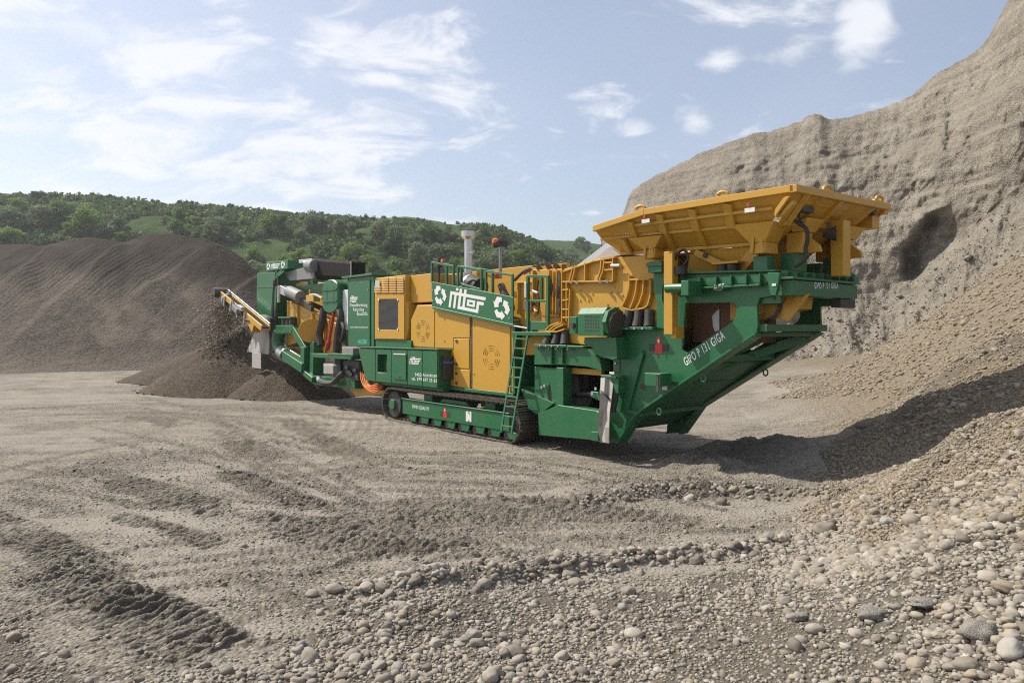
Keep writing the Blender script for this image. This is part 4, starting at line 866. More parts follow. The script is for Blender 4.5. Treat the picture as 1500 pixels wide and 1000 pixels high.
# ------------------------------------------------------------------ hopper
HP = empty('feed_hopper', (0, 0, 0), 0, CR)
ZR = 4.70; XR = 7.03; RIM = [(2.86, 4.53), (4.14, 4.70), (XR, 4.70)]
KN = [(2.75, 4.40), (4.2, 4.37), (6.42, 4.29)]; LO = [(2.95, 4.12), (4.3, 4.08), (6.0, 4.04)]
def wall_np(top, bot, yt, yb, th=.03):
    b = MB(); s = 1 if yt < 0 else -1
    for (a, c), (d, e) in zip(zip(top[:-1], top[1:]), zip(bot[:-1], bot[1:])):
        q = [(d[0], yb, d[1]), (e[0], yb, e[1]), (c[0], yt, c[1]), (a[0], yt, a[1])]; n = [(x, y+s*th, z+th*.5) for x, y, z in q]
        b.hull4(q, n) if s > 0 else b.hull4(q[::-1], n[::-1])
    return b
for s in (-1, 1):
    W = wall_np(RIM, KN, s*1.6, s*1.3).build('side_wall', Y_P, HP); wall_np(KN, LO, s*1.3, s*.92).build('side_wall_lower', Y_P, W)
    rb = MB()
    for (xa, za), (xb, zb) in zip(RIM[:-1], RIM[1:]): rb.hull4([(xa, s*1.68, za-.02), (xb, s*1.68, zb-.02), (xb, s*1.68, zb+.09), (xa, s*1.68, za+.09)][::1 if s < 0 else -1], [(xa, s*1.52, za-.02), (xb, s*1.52, zb-.02), (xb, s*1.52, zb+.09), (xa, s*1.52, za+.09)][::1 if s < 0 else -1])
    rb.build('rim', Y_P, W)
    # ribs from rim to knee, knee to lower edge
    for xt in (3.75, 4.45, 5.15, 5.85):
        xb = xt-.1; zt_ = np.interp(xt, [2.86, 4.14, 7.03], [4.53, 4.70, 4.70])-.03; zb_ = np.interp(xb, [2.75, 4.2, 6.42], [4.40, 4.37, 4.29])
        part('rib', Y_P, lambda b: b.beam((xt, s*1.60, zt_), (xb, s*1.33, zb_), .17, .09, (0, s, 0)), W)
    for xt in (3.3, 4.35, 5.05):
        part('rib', Y_P, lambda b: b.beam((xt, s*1.31, 4.36), (xt-.08, s*1.0, 4.12), .17, .07, (0, s, 0)), W)
    part('knee_rail', Y_P, lambda b: [b.beam((xa, s*1.32, za), (xb, s*1.32, zb), .06, .05) for (xa, za), (xb, zb) in zip(KN[:-1], KN[1:])], W)
    part('mid_rail', Y_P, lambda b: b.beam((3.75, s*1.53, 4.54), (6.6, s*1.51, 4.50), .05, .05), W)
    part('lower_rail', Y_P, lambda b: [b.beam((xa, s*.95, za), (xb, s*.95, zb), .08, .06) for (xa, za), (xb, zb) in zip(LO[:-1], LO[1:])], W)
    if s < 0:
        for px in (943.5, 1096):
            q = P(px, 310 if px < 1000 else 292, -1.7); n = part('notice', WP, lambda b: b.box(q.x-.09, q.x+.09, -1.66, -1.652, q.z-.2, q.z-.13), W, bev=0); part('notice_mark', RD, lambda b: b.tube([(q.x-.02, -1.66, q.z-.08), (q.x-.02, -1.675, q.z-.08)], .03, 8), n, bev=0)
        # end cheek folded over the rear corner
        part('corner_cheek', Y_P, lambda b: b.prism(pl([(1148,289),(1157,287),(1138,313),(1136,318),(1134,315),(1135,307)], -1.72), -1.72, -1.6), W)
        part('corner_cheek', Y_P, lambda b: b.prism(pl([(1152,300),(1161,293),(1163,298),(1146,316),(1141,316)], -1.66), -1.66, -1.55), W)
for x, y, z in ((4.0, -1.6, 4.81), (5.75, -1.6, 4.81), (7.0, -.55, 4.84), (7.03, 1.3, 4.90)):
    part('lifting_eye', Y_P, lambda b: b.tube([(x+.09*math.cos(t)*(1 if abs(y) > 1.5 else .2), y+.09*math.cos(t)*(.2 if abs(y) > 1.5 else 1), z+.05*math.sin(t)+.01) for t in [k*math.pi/6 for k in range(13)]], .03, 6), HP, bev=0)
# rear wall leaning outwards, its rim, raking ribs and the two tall props
RW = part('rear_wall', Y_P, lambda b: b.hull4([(XR, -1.6, ZR), (XR, 1.62, ZR+.09), (6.55, 1.3, 4.42), (6.55, -1.25, 4.26)][::-1], [(XR-.04, -1.6, ZR), (XR-.04, 1.62, ZR+.09), (6.51, 1.3, 4.42), (6.51, -1.25, 4.26)][::-1]), HP)
part('rear_rim', Y_P, lambda b: b.hull4([(XR-.06, -1.68, ZR-.03), (XR+.06, -1.68, ZR-.03), (XR+.06, -1.68, ZR+.085), (XR-.06, -1.68, ZR+.085)], [(XR-.06, 1.66, ZR+.05), (XR+.06, 1.66, ZR+.05), (XR+.06, 1.66, ZR+.16), (XR-.06, 1.66, ZR+.16)]), RW)
part('rear_wall_lower', Y_P, lambda b: b.hull4([(6.55,-1.25,4.26),(6.55,1.3,4.42),(6.0,.9,4.0),(6.0,-.9,3.95)][::-1], [(6.51,-1.25,4.26),(6.51,1.3,4.42),(5.96,.9,4.0),(5.96,-.9,3.95)][::-1]), RW)
for y in (-1.25, -.75, -.1, .55, 1.15): part('rake_rib', Y_P, lambda b: b.beam((XR+.02, y, ZR+.02+.045*(y+1.6)), (6.58, y*.85, 4.32+.05*(y+1)), .14, .10, (1, 0, .5)), RW)
part('mid_rail', Y_P, lambda b: b.beam((6.86, -1.4, 4.6), (6.86, 1.4, 4.7), .06, .06), RW); part('lower_rail', Y_P, lambda b: b.beam((6.6, -1.2, 4.3), (6.6, 1.25, 4.42), .09, .08), RW)
part('rear_lug', Y_P, lambda b: b.box(6.5, 6.9, 1.32, 1.62, 4.42, 4.7), RW); part('camera', DK, lambda b: b.tube([(6.9, 1.2, 4.68), (7.0, 1.2, 4.68)], .07, 10), RW, bev=0)
for y in (-.95,): part('hose_manifold', DK, lambda b: b.box(6.78, 6.9, y-.18, y+.16, 4.46, 4.55), RW)
def prop(y, zb, w=.17, foot=True):
    o = part('rear_prop', Y_P, lambda b: b.hull4([(6.55-w, y-.16, zb), (6.55+w*.5, y-.16, zb), (6.55+w*.5, y+.16, zb), (6.55-w, y+.16, zb)], [(6.55-w, y-.16, 4.2), (6.55+w*.7, y-.16, 4.2), (6.55+w*.7, y+.16, 4.2), (6.55-w, y+.16, 4.2)]), HP)
    part('prop_head', Y_P, lambda b: b.hull4([(6.5, y-.2, 4.205), (6.7, y-.2, 4.205), (6.7, y+.2, 4.205), (6.5, y+.2, 4.205)], [(6.5, y-.3, 4.36), (6.82, y-.3, 4.4), (6.82, y+.3, 4.42), (6.5, y+.3, 4.38)]), o)
    if foot: part('prop_gusset', Y_P, lambda b: b.prism([(6.60, 3.87), (6.86, 3.87), (6.83, 3.98), (6.66, 4.12), (6.60, 4.12)], y+.05, y+.13), o)
    return o
prop(-.55, 3.86); prop(.95, 3.86)
part('tilt_cylinder', Y_P, lambda b: b.hull4([(6.72, .12, 3.50), (6.95, .12, 3.50), (6.95, .38, 3.5), (6.72, .38, 3.5)], [(6.72, .12, 4.45), (6.95, .12, 4.45), (6.95, .38, 4.45), (6.72, .38, 4.45)]), HP, bev=.015)
part('horn', DK, lambda b: b.tube([(6.72, -.15, 4.20), (6.9, -.05, 4.20)], [.05, .13], 12), HP, bev=0)
# V-shaped brackets under the near and far wall
for s in (-1, 1):
    for c, w, zb, nm in ((3.95, .44, 3.95, 1), (6.2, .42, 3.86, 1)):
        o = part('funnel_bracket', Y_P, lambda b: b.hull4([(c-w, s*1.40, 4.34), (c+w*.85, s*1.40, 4.32), (c+.14, s*1.30, zb+.16), (c-.14, s*1.30, zb+.16)][::1 if s > 0 else -1], [(c-w, s*1.0, 4.33), (c+w*.85, s*1.0, 4.31), (c+.13, s*.86, zb+.16), (c-.13, s*.86, zb+.16)][::1 if s > 0 else -1]), HP)
        part('bracket_post', Y_P, lambda b: b.box(c-.14, c+.14, min(s*1.29, s*.9), max(s*1.29, s*.9), zb-.02, zb+.158), o)
        for k in (-1, 1): part('fork', Y_P, lambda b: b.beam((c+k*.1, s*1.3, zb-.02), (c+k*.06, s*1.32, zb+.25), .025, .06), o)
part('inner_funnel', Y_P, lambda b: b.hull4([(4.6,-.92,4.05),(6.0,-.92,4.0),(5.7,-.75,3.62),(4.4,-.75,3.62)][::-1], [(4.6,.92,4.05),(6.0,.92,4.0),(5.7,.75,3.62),(4.4,.75,3.62)][::-1]), HP)
part('funnel_strap', Y_P, lambda b: b.beam((4.75, -.97, 4.0), (5.45, -.9, 3.66), .12, .05, (0, 1, 0)).beam((5.95, -.9, 3.95), (5.6, -.85, 3.66), .2, .05, (0, 1, 0)), HP)
part('strap_eye', DK, lambda b: b.tube([(4.98, -1.01, 3.92), (4.98, -.9, 3.92)], .045, 10), HP, bev=0)
for k, x in enumerate((5.35, 5.55)): part('buffer', BK, lambda b: b.tube([(x, -1.0, zt+.03), (x, -1.0, zt+.19)], .10, 12), HP, bev=0, smooth=True)
part('buffer_shelf', Y_P, lambda b: b.box(5.2, 5.72, -1.12, -.85, zt+.20, zt+.24), HP)
# far gravel load and feed grizzly hidden below the rim, a low fill of stone seen from higher up
part('feed_floor', RUST, lambda b: b.box(3.1, 6.0, -.9, .9, 3.98, 4.02), HP)
hose('hydraulic_hose', [P(1165,307,-1.0), P(1163,320,-1.05), P(1171,328,-1.0), P(1181,335,-1.0), P(1183,350,-1.02), P(1180,365,-1.0), P(1181,378,-1.0), P(1165,391,-.98)], .033, None, HP)
hose('hydraulic_hose', [P(1173,307,-1.0), P(1170,318,-1.0), P(1176,327,-1.0)], .02, None, HP); hose('hydraulic_hose', [P(1258,318,1.1), P(1244,328,1.0), P(1238,345,.9), P(1233,355,.8)], .03, None, HP)
hose('hydraulic_hose', [P(988,385,-1.3), P(992,372,-1.35), P(1002,366,-1.35), P(1008,378,-1.3), P(999,392,-1.25)], .028, None, HP); part('hose_drum', DK, lambda b: b.tube([P(996,402,-1.25), P(996,391,-1.25)], .13, 14), HP, bev=0, smooth=True)
# ------------------------------------------------------------------ crusher housing (yellow)
HS = empty('crusher_housing', (0, 0, 0), 0, CR)
YH = -1.0
part('inlet_box', Y_P, lambda b: b.prism(pl([(826,394),(876,379),(953,373),(975,372),(975,482),(905,510),(812,500),(822,470)], YH), YH, 1.0), HS, bev=.01)
part('impact_box', Y_P, lambda b: b.prism(pl([(752,422),(763,406),(781,395),(823,393.5),(820,470),(806,500),(790,520),(752,520)], YH+.1), YH+.1, .95), HS, bev=.01)
def strip(a, c, y, w=.035, dep=.09, nm='rib', par=HS): return part(nm, Y_P, lambda b: b.beam(P(*a, y-dep/2), P(*c, y-dep/2), w, dep, (0, 1, 0)) if False else b.beam(P(*a, y-dep/2), P(*c, y-dep/2), dep, w), par)
def rib_poly(pts, y=YH, dep=.1, w=.03):
    b = MB()
    for a, c in zip(pts[:-1], pts[1:]):
        A, C = P(*a, y), P(*c, y); d = (C-A).normalized(); n = Vector((-d.z, 0, d.x))*w/2
        b.hull4([A-n, C-n, C+n, A+n], [q+Vector((0, -dep, 0)) for q in (A-n, C-n, C+n, A+n)])
    return b.build('rib', Y_P, HS, .004)
for pts in ([(829,398),(873,383),(905,377)], [(828,413),(902,412)], [(843,390),(841,401),(838,412)], [(847,389),(845,400),(842,412)], [(861,385),(861,412)], [(885,379),(884,395),(879,411)], [(889,378),(888,395),(882,411)], [(902,377),(902,411)], [(890,385),(902,385)], [(890,396),(902,395)], [(827,395),(827,478)], [(834,414),(834,470)], [(839,424),(837,480)],
            [(926,404),(926,420),(922,435),(915,450)], [(926,410),(956,409)], [(937,410),(936,425),(932,440),(927,452)], [(947,410),(946,428),(941,443),(934,455)], [(957,410),(957,432),(953,447),(948,451)], [(915,450),(927,455),(948,451)], [(828,425),(837,424)], [(828,440),(837,439)], [(828,453),(837,453)], [(828,465),(837,465)]): rib_poly(pts)
for pts in ([(756,414),(784,413)], [(762,414),(762,460)], [(784,396),(784,440)], [(808,396),(808,460)], [(814,398),(813,462)], [(819,396),(818,464)], [(798,463),(822,462)]): rib_poly(pts, YH+.1, .09)
part('gap_cover', DK, lambda b: b.prism(pl([(815.5,400),(820.5,400),(820,460),(815.5,460)], YH+.02), YH+.02, YH+.085), HS, bev=0)
for pts in ([(806,484),(812,477),(826,472)], [(810,485),(818,478),(830,473)], [(815,485),(822,480),(833,475)], [(806,485),(822,486),(834,482)]): rib_poly(pts, YH-.02, .16, .03)
part('hinge_gear', RUST, lambda b: [b.tube([P(px, py, y), P(px, py, y+.25)], .06, 8) for px, py, y in ((776,396,-.9),(782,392,-.6),(789,392,-.9),(796,391,-.5),(803,390,-.9),(808,392,-.6),(814,389,-.9),(820,391,-.6),(826,390,-.9),(770,400,-.7))], HS, bev=0)
part('crane_arm', Y_P, lambda b: b.beam(P(778,397,-.7), P(832,389,-.7), .12, .12), HS)
part('pin', GV, lambda b: [b.tube([P(px, py, YH-.02), P(px, py, YH-.16)], .035, 8) for px, py in ((836,413),(845,413.5),(879,412),(889,412))], HS, bev=0); part('adjusting_bolt', GV, lambda b: b.tube([P(896,389,YH-.1), P(908,389,YH-.1)], .035, 8), HS, bev=0)
bolts('bolt', [P(px, py, YH) for px, py in ((868,430),(862,440),(870,450),(895,428),(905,428),(900,420),(912,432),(890,446),(905,450),(850,425),(850,440),(850,456))], .022, HS, Y_P)
part('blow_bar_gear', RUST, lambda b: b.box(*sorted((Xl(768,-.95), Xl(782,-.95))), -1.02, -.92, P(775,455,-.95).z, P(775,440,-.95).z), HS); 
hose('cable', [P(789,410,-1.1), P(787,425,-1.1), P(790,440,-1.1), P(788,460,-1.1)], .02, None, HS); hose('cable', [P(804,405,-1.1), P(808,420,-1.1), P(805,432,-1.1)], .035, None, HS)
hose('cable', [P(752,412,-.6), P(762,402,-.6), P(770,396,-.6), P(784,391,-.6)], .04, None, HS)
part('stub_pipe', Y_P, lambda b: b.tube([P(783,462,-1.05), P(786,456,-1.1), P(783,450,-1.05)], .05, 8), HS, bev=0)
# pale sheet covers between hopper and housing
part('transfer_cover', GV, lambda b: b.hull4([P(846,388,-.85), P(880,378,-.85), P(912,371,-.85), P(888,356,-.85)], [q+Vector((0, 1.6, .0)) for q in (P(846,388,-.85), P(880,378,-.85), P(912,371,-.85), P(888,356,-.85))]), HS); part('cover_sheet', GY, lambda b: b.hull4([P(868,381,-.92), P(908,374,-.92), P(893,361,-.92), P(890,363,-.92)], [q+Vector((0, .05, 0)) for q in (P(868,381,-.92), P(908,374,-.92), P(893,361,-.92), P(890,363,-.92))]), HS)
# under-housing green frame with its dark opening
UF = empty('underframe', (0, 0, 0), 0, CR)
part('spring_beam', G_, lambda b: b.prism(pl([(784,507),(854,507),(862,512),(878,525),(882,543),(860,537),(826,534),(782,534)], -1.2), -1.2, -.9), UF)
part('spring_beam_flange', G_, lambda b: (lambda p, q: b.box(p.x, q.x, -1.28, -.9, p.z+.003, p.z+.04))(P(785,507.5,-1.25), P(856,507.5,-1.25)), UF)
for px in (808, 824): part('rib', G_, lambda b: (lambda p, q: b.box(p.x-.015, p.x+.015, -1.27, -1.2, q.z, p.z))(P(px,508,-1.25), P(px+1,533,-1.25)), UF)
bolts('bolt', [P(px, 511, -1.285) for px in (788, 804, 815, 832)], .04, UF, DK)
part('post', G_, lambda b: (lambda p, q: b.box(p.x, q.x, -1.25, -.95, q.z, p.z))(P(784,536,-1.25), P(825,604,-1.25)), UF) if False else None
part('front_post', G_, lambda b: b.prism(pl([(783,537),(826,540),(826,600),(789,606),(783,590)], -1.15), -1.15, -1.0), UF)
part('opening_post', G_, lambda b: (lambda p, q: b.box(p.x, q.x, -1.28, -1.02, q.z, p.z))(P(815,538,-1.28), P(825,596,-1.28)), UF)
part('sill_beam', G_, lambda b: b.prism(pl([(788,606),(818,593),(877,602),(869,643),(867,644),(789,637)], -1.3), -1.3, -1.0), UF); part('sill_end', G_, lambda b: b.hull4([P(866,645,-1.42), P(876,646,-1.42), P(876,632,-1.42), P(866,632,-1.42)], [q+Vector((0, .3, 0)) for q in (P(866,645,-1.42), P(876,646,-1.42), P(876,632,-1.42), P(866,632,-1.42))]), UF)
part('sill_rib', G_, lambda b: b.prism(pl([(874,603),(877,604),(877,633),(867,633)], -1.4), -1.4, -1.3), UF)
part('wedge_guard', G_, lambda b: b.hull4([P(764,570,-1.25), P(775,600,-1.25), P(789,608,-1.25), P(812,590,-1.25)], [P(764,568,-.95), P(775,590,-.95), P(789,596,-.95), P(806,585,-.95)]), UF)
part('discharge_belt', BW, lambda b: b.tube([P(843,556,-.7), P(843,556,-.7)+Vector((0, 1.4, 0))], .42, 20), UF, bev=0, smooth=True); part('belt_run', BW, lambda b: b.box(.6, 3.0, -.7, .7, .85, .9), UF); part('yellow_sill', Y_P, lambda b: (lambda p, q: b.box(p.x, q.x, -1.0, -.9, q.z, p.z))(P(826,538,-1.0), P(881,550,-1.0)), UF)
part('idler_bar', ST, lambda b: b.tube([P(836,579,-.8), P(868,576,-.8)], .045, 8), UF, bev=0); part('dark_floor', DK, lambda b: b.box(.2, 2.9, -.95, 1.0, .55, .6), UF); part('inner_wall', GD, lambda b: b.box(.0, 3.0, .6, .65, .55, 2.2), UF)
part('drum_side', DK, lambda b: b.tube([P(835,575,-.85), P(835,575,-.8)], .5, 20), UF, bev=0)
bolts('bolt', [P(794,567,-1.17), P(868,576,-1.35), P(873,569,-1.35), P(798,495+70,-1.17)], .035, UF, GV)
part('bearing_bracket', G_, lambda b: b.prism(pl([(866,573),(880,575),(880,588),(864,580)], -1.32), -1.32, -1.25), UF)
part('shelf_plate', G_, lambda b: (lambda p, q: b.box(p.x, q.x, -1.45, -1.1, p.z-.05, p.z))(P(880,549,-1.45), P(902,547,-1.45)), UF); part('white_tab', WP, lambda b: (lambda p: b.box(p.x-.06, p.x+.06, -1.47, -1.45, p.z-.02, p.z+.02))(P(897,546,-1.45)), UF, bev=0)
# grey rubber apron hanging beside the keel
ap = MB(); rows = [((880,553),(899,554)), ((879,575),(896,580)), ((878,600),(893,603)), ((876,625),(892,626)), ((875,646),(892,649))]
q = []
for k, (a, c) in enumerate(rows): q.append([P(a[0]+(c[0]-a[0])*t, a[1]+(c[1]-a[1])*t, -1.42-.10*math.sin(k*.9)*1.0-.06*math.sin(t*5+k)) for t in (0, .33, .66, 1)])
for k in range(4):
    for j in range(3): ap.hull4([q[k+1][j], q[k+1][j+1], q[k][j+1], q[k][j]], [v+Vector((0, .015, 0)) for v in (q[k+1][j], q[k+1][j+1], q[k][j+1], q[k][j])])
ap.build('rubber_apron', GY, UF, 0, True)
hose('apron_strap', [P(879,572,-1.5), P(886,577,-1.56), P(893,585,-1.5)], .02, BK, UF)
part('strut', DK, lambda b: b.tube([P(903,560,-1.3), P(896,602,-1.3)], .09, 12), UF, bev=0, smooth=True); part('strut_head', G_, lambda b: (lambda p: b.box(p.x-.12, p.x+.12, -1.4, -1.15, p.z-.16, p.z+.16))(P(904,563,-1.3)), UF)
part('perforated_plate', G_, lambda b: b.prism(pl([(897,490),(906,482),(908,545),(898,545)], -1.12), -1.12, -.9), UF); bolts('bolt', [P(902, y, -1.125) for y in (500, 508, 516, 524, 532)], .02, UF, GV)
# drive guard: green perforated housing with the belt drum at its open end
GU = empty('drive_guard', (0, 0, 0), 0, CR)
y0, y1 = -1.62, -1.12; a, c = P(846,460,y0), P(884,492,y0); zt2 = P(850,451,-1.5).z
prof = [(y0, c.z), (y0, a.z), (y0+.12, zt2), (y1-.08, zt2), (y1, a.z), (y1, c.z)]
b = MB(); n = len(prof); b.add([(a.x, y, z) for y, z in prof]+[(c.x, y, z) for y, z in prof], [tuple(range(n))]+[(i, n+i, n+(i+1) % n, (i+1) % n) for i in range(n)]+[tuple(reversed(range(n, 2*n)))]); b.build('guard_shell', G_, GU)
hb = MB()
for i in range(6):
    for j in range(5):
        p = P(857.5+i*3.8, 463.5+j*5.0+i*.1, y0); hb.tube([p-Vector((0, .001, 0)), p-Vector((0, .004, 0))], .025, 8)
o = hb.build('vent_holes', DK, GU, 0); o['kind'] = 'stuff'
part('guard_ring', G_, lambda b: b.tube([(c.x, (y0+y1)/2, (a.z+c.z)/2+.05), (c.x+.10, (y0+y1)/2, (a.z+c.z)/2+.05)], .30, 8), GU); part('belt_drum', DK, lambda b: b.tube([(c.x+.1, (y0+y1)/2, (a.z+c.z)/2+.02), (c.x+.16, (y0+y1)/2, (a.z+c.z)/2+.02)], .235, 24), GU, bev=0, smooth=True)
part('switch_box', G_, lambda b: (lambda p, q: b.box(p.x, q.x-.01, -1.6, -1.3, q.z, p.z))(P(834,464,-1.6), P(845,489,-1.6)), GU); part('switch_knob', DK, lambda b: (lambda p: b.tube([p, p-Vector((0, .06, 0))], .06, 10))(P(840,476,-1.6)), GU, bev=0)
part('guard_bracket', G_, lambda b: b.prism(pl([(856,494),(902,494),(904,525),(896,527),(880,520),(866,508),(855,503)], -1.45), -1.45, -1.1), GU)
# ------------------------------------------------------------------ crawler tracks
def crawler(y0, y1, near):
    T = empty('crawler_track', (0, 0, 0), 0, CR); rad_, xa, xb, zc_ = .45, -5.17, 0.0, .47
    L = 2*(xb-xa)+2*math.pi*rad_; n = 68; yc = (y0+y1)/2; hw = (y1-y0)/2
    shoe = MB(); w = L/n*.46; shoe.box(-w, w, -hw, hw, -.012, .016).box(-w*.95, -w*.6, -hw, hw, .016, .05).box(.0, w*.3, -hw, hw, .016, .04).box(w*.65, w*.95, -hw, hw, .016, .03).box(-w*.7, w*.9, -.09, .09, -.08, -.012)
    me = bpy.data.meshes.new('track_shoe'); me.from_pydata(shoe.v, [], shoe.f); me.materials.append(TRK)
    for k in range(n):
        s = (k+.5)/n*L
        if s < xb-xa: p, ang_ = (xa+s, zc_+rad_), 0
        elif s < xb-xa+math.pi*rad_: t = (s-(xb-xa))/rad_; p, ang_ = (xb+rad_*math.sin(t), zc_+rad_*math.cos(t)), t
        elif s < 2*(xb-xa)+math.pi*rad_: p, ang_ = (xb-(s-(xb-xa)-math.pi*rad_), zc_-rad_), math.pi
        else: t = (s-2*(xb-xa)-math.pi*rad_)/rad_+math.pi; p, ang_ = (xa+rad_*math.sin(t), zc_+rad_*math.cos(t)), t
        o = link('track_shoe', me, T); o.location = (p[0], yc, p[1]); o.rotation_euler = (0, ang_, 0)
    e = part('track_frame', G_, lambda b: b.box(-4.52, .10, min(y0, yc) if near else yc, yc if near else y1, .27, .672), T, bev=.012)
    part('frame_lip', G_, lambda b: b.box(-4.54, .12, (y0-.03) if near else yc, (y0+.02) if near else y1+.03, .675, .70), e)
    for x in (xa, xb):
        part('sprocket' if x == xa else 'idler_wheel', DK, lambda b: b.tube([(x, yc-.16, zc_), (x, yc+.16, zc_)], .37, 22), T, bev=.01); part('hub', GD, lambda b: b.tube([(x, yc-.24, zc_), (x, yc+.2, zc_)], .15, 14), T, bev=.01)
    for k in range(8):
        x = -4.3+k*.60; o = part('roller', DK, lambda b: b.tube([(x, yc-.2, .165), (x, yc+.2, .165)], .10, 14), T, bev=.008); 
        part('roller_bracket', G_, lambda b: b.prism([(x+.14, .10), (x+.40, .10), (x+.46, .268), (x+.08, .268)], y0+.02 if near else y1-.05, y0+.05 if near else y1-.02), o)
    return T, e
T1, e1 = crawler(-1.5, -.95, True); T2, e2 = crawler(.95, 1.5, False)
part('track_step', G_, lambda b: b.prism([(-3.0, .69), (-1.7, .69), (-1.85, .79), (-2.85, .79)], -1.3, -1.1), T1)
text('SWISS QUALITY', P(604, 597.2, -1.5), P(629, 601.3, -1.5), (0, 0, 1), .085, WH, e1, bold=True); swiss_badge(P(652, 605, -1.503), .42, .30, e1)
o = part('white_plate', WP, lambda b: (lambda p, q: b.box(p.x, q.x, -1.512, -1.503, q.z, p.z))(P(683,602,-1.5), P(691,618,-1.5)), e1, bev=0); bolts('bolt', [P(687,604,-1.512), P(687,616,-1.512)], .015, o, DK)
part('axle_beam', GD, lambda b: b.box(-3.9, -3.5, -1.2, 1.2, .5, .9).box(-1.2, -.8, -1.2, 1.2, .5, .9), bev=.01); part('main_frame', GD, lambda b: b.box(-8.6, 1.2, -.8, .8, .92, 1.25), bev=.015)
# ------------------------------------------------------------------ engine hood
HD = empty('engine_hood', (0, 0, 0), 0, CR); YB = -1.1
hz = [(-4.78, 2.02), (-4.78, 2.86), (-4.45, 3.27), (-3.63, 3.27), (-.24, 2.79), (-.24, 1.12), (-4.78, 1.12)]
part('hood_body', Y_P, lambda b: b.prism([(x, z) for x, z in hz], YB+.03, 1.1), HD, bev=.01)
def panel(name, pts, th=.028, par=HD, mat=None, y=YB): return plate(name, pts, y, y+th, mat or Y_P, par, bev=.008)
panel('left_panel', [(602,506.5),(602,468),(611,447.5),(636,447.2),(636,509)]); panel('middle_panel', [(637,449),(688,462.3),(688,494.5),(664,494.5),(664,510),(637,509.2)])
panel('small_door', [(664.5,496),(687,496.3),(687,540),(664.5,538.5)], .035); panel('small_door', [(664.5,540.5),(688,542.2),(688,569),(664.5,565.8)], .03)
panel('side_door', [(692,463.7),(747,477.3),(747,577.6),(692,569.2)], .035)
part('door_gap', DK, lambda b: b.box(Xl(688.6,YB), Xl(691.4,YB), YB+.02, YB+.03, 1.15, 3.0), HD, bev=0)
part('edge_strip', GY, lambda b: b.hull4([P(604,447.5,YB-.01), P(752,477.5,YB-.01), P(752,476,YB-.01), P(632,446,YB-.01)], [v+Vector((0, .2, 0)) for v in (P(604,447.5,YB-.01), P(752,477.5,YB-.01), P(752,476,YB-.01), P(632,446,YB-.01))]), HD) if False else None
part('bottom_rail', G_, lambda b: b.box(-2.7, -.2, -1.13, -.9, 1.02, 1.10), HD)
bolts('latch', [P(669,499.5,YB), P(669,533,YB), P(669,546.5,YB), P(669,561,YB)], .045, HD, DK); bolts('bolt', [P(651,467,YB), P(651,499,YB), P(694,476,YB), P(694,547,YB), P(637,455,YB)], .018, HD, Y_P)
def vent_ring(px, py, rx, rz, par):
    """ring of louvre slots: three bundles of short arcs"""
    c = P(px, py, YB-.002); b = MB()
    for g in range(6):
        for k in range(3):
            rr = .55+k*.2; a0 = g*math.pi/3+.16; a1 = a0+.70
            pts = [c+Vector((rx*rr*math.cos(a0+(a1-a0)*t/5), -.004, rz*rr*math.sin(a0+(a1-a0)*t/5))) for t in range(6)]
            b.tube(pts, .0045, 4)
    o = b.build('vent_slots', paint('vent_slot_shade', (.36, .19, .02), .6, .1), par, 0); o['kind'] = 'stuff'  # darker yellow on the arcs paints the shade inside the punched slots
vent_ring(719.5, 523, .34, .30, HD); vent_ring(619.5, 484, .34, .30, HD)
part('hood_trim', G_, lambda b: b.box(-.24, -.16, YB-.02, .9, 1.1, 2.72), HD)
# sign panel with railing above the hood
SG = plate('sign_panel', [(632,412.4),(751.5,434.7),(751.5,474.5),(632.6,448.7)], -1.16, -1.13, G_)
part('panel_lip', G_, lambda b: b.hull4([P(633,449,-1.2), P(752,475,-1.2), P(752,479,-1.2), P(633,452,-1.2)][::-1], [v+Vector((0, .12, 0)) for v in [P(633,449,-1.2), P(752,475,-1.2), P(752,479,-1.2), P(633,452,-1.2)][::-1]]), SG)
logo(P(657.2, 449.5, -1.16), P(712, 461.0, -1.16), .505, SG)
d = (P(751.5,474.5,-1.16)-P(632.6,448.7,-1.16)); dv = Vector((1, 0, d.z/d.x)); recycle(P(644.6,432.3,-1.163), .52, .47, SG, dv); recycle(P(734.2,450.8,-1.163), .56, .49, SG, dv)
bolts('bolt', [P(634.5,425,-1.165), P(634.5,440,-1.165), P(746.5,449,-1.165), P(746.5,466,-1.165)], .02, SG)
RL = empty('railing', (0, 0, 0), 0, CR)
def post(px, py0, py1, y=-1.12, r=.028, nm='post', par=RL): return part(nm, G_, lambda b: b.beam(P(px, py0, y), P(px, py1, y), 2*r, 2*r), par, bev=.004)
def rail(a, c, y=-1.12, r=.026, nm='rail', par=RL): return part(nm, G_, lambda b: b.beam(P(*a, y), P(*c, y), 2*r, 2*r), par, bev=.004)
for px, t, bt in ((633,384,413), (654.5,388,417), (664.5,390,419), (671,390,420), (705.5,395.5,426), (712,398,428), (721.5,400,429), (751,403,434)): post(px, t, bt)
rail((633,384.4),(665,390)); rail((671,390),(706,396)); rail((712,397.5),(751.5,403)); rail((676,390),(722,397), -.95); rail((676,416),(704,424)); post(676,390,416,-.95); post(722,397,428,-.95)
rail((671,419.5),(712,428), -.95) 
part('walkway', ST, lambda b: b.hull4([(-3.6,-1.1,3.30),(-.2,-1.1,2.78),(-.2,.6,2.78),(-3.6,.6,3.30)], [(-3.6,-1.1,3.33),(-.2,-1.1,2.81),(-.2,.6,2.81),(-3.6,.6,3.33)]))
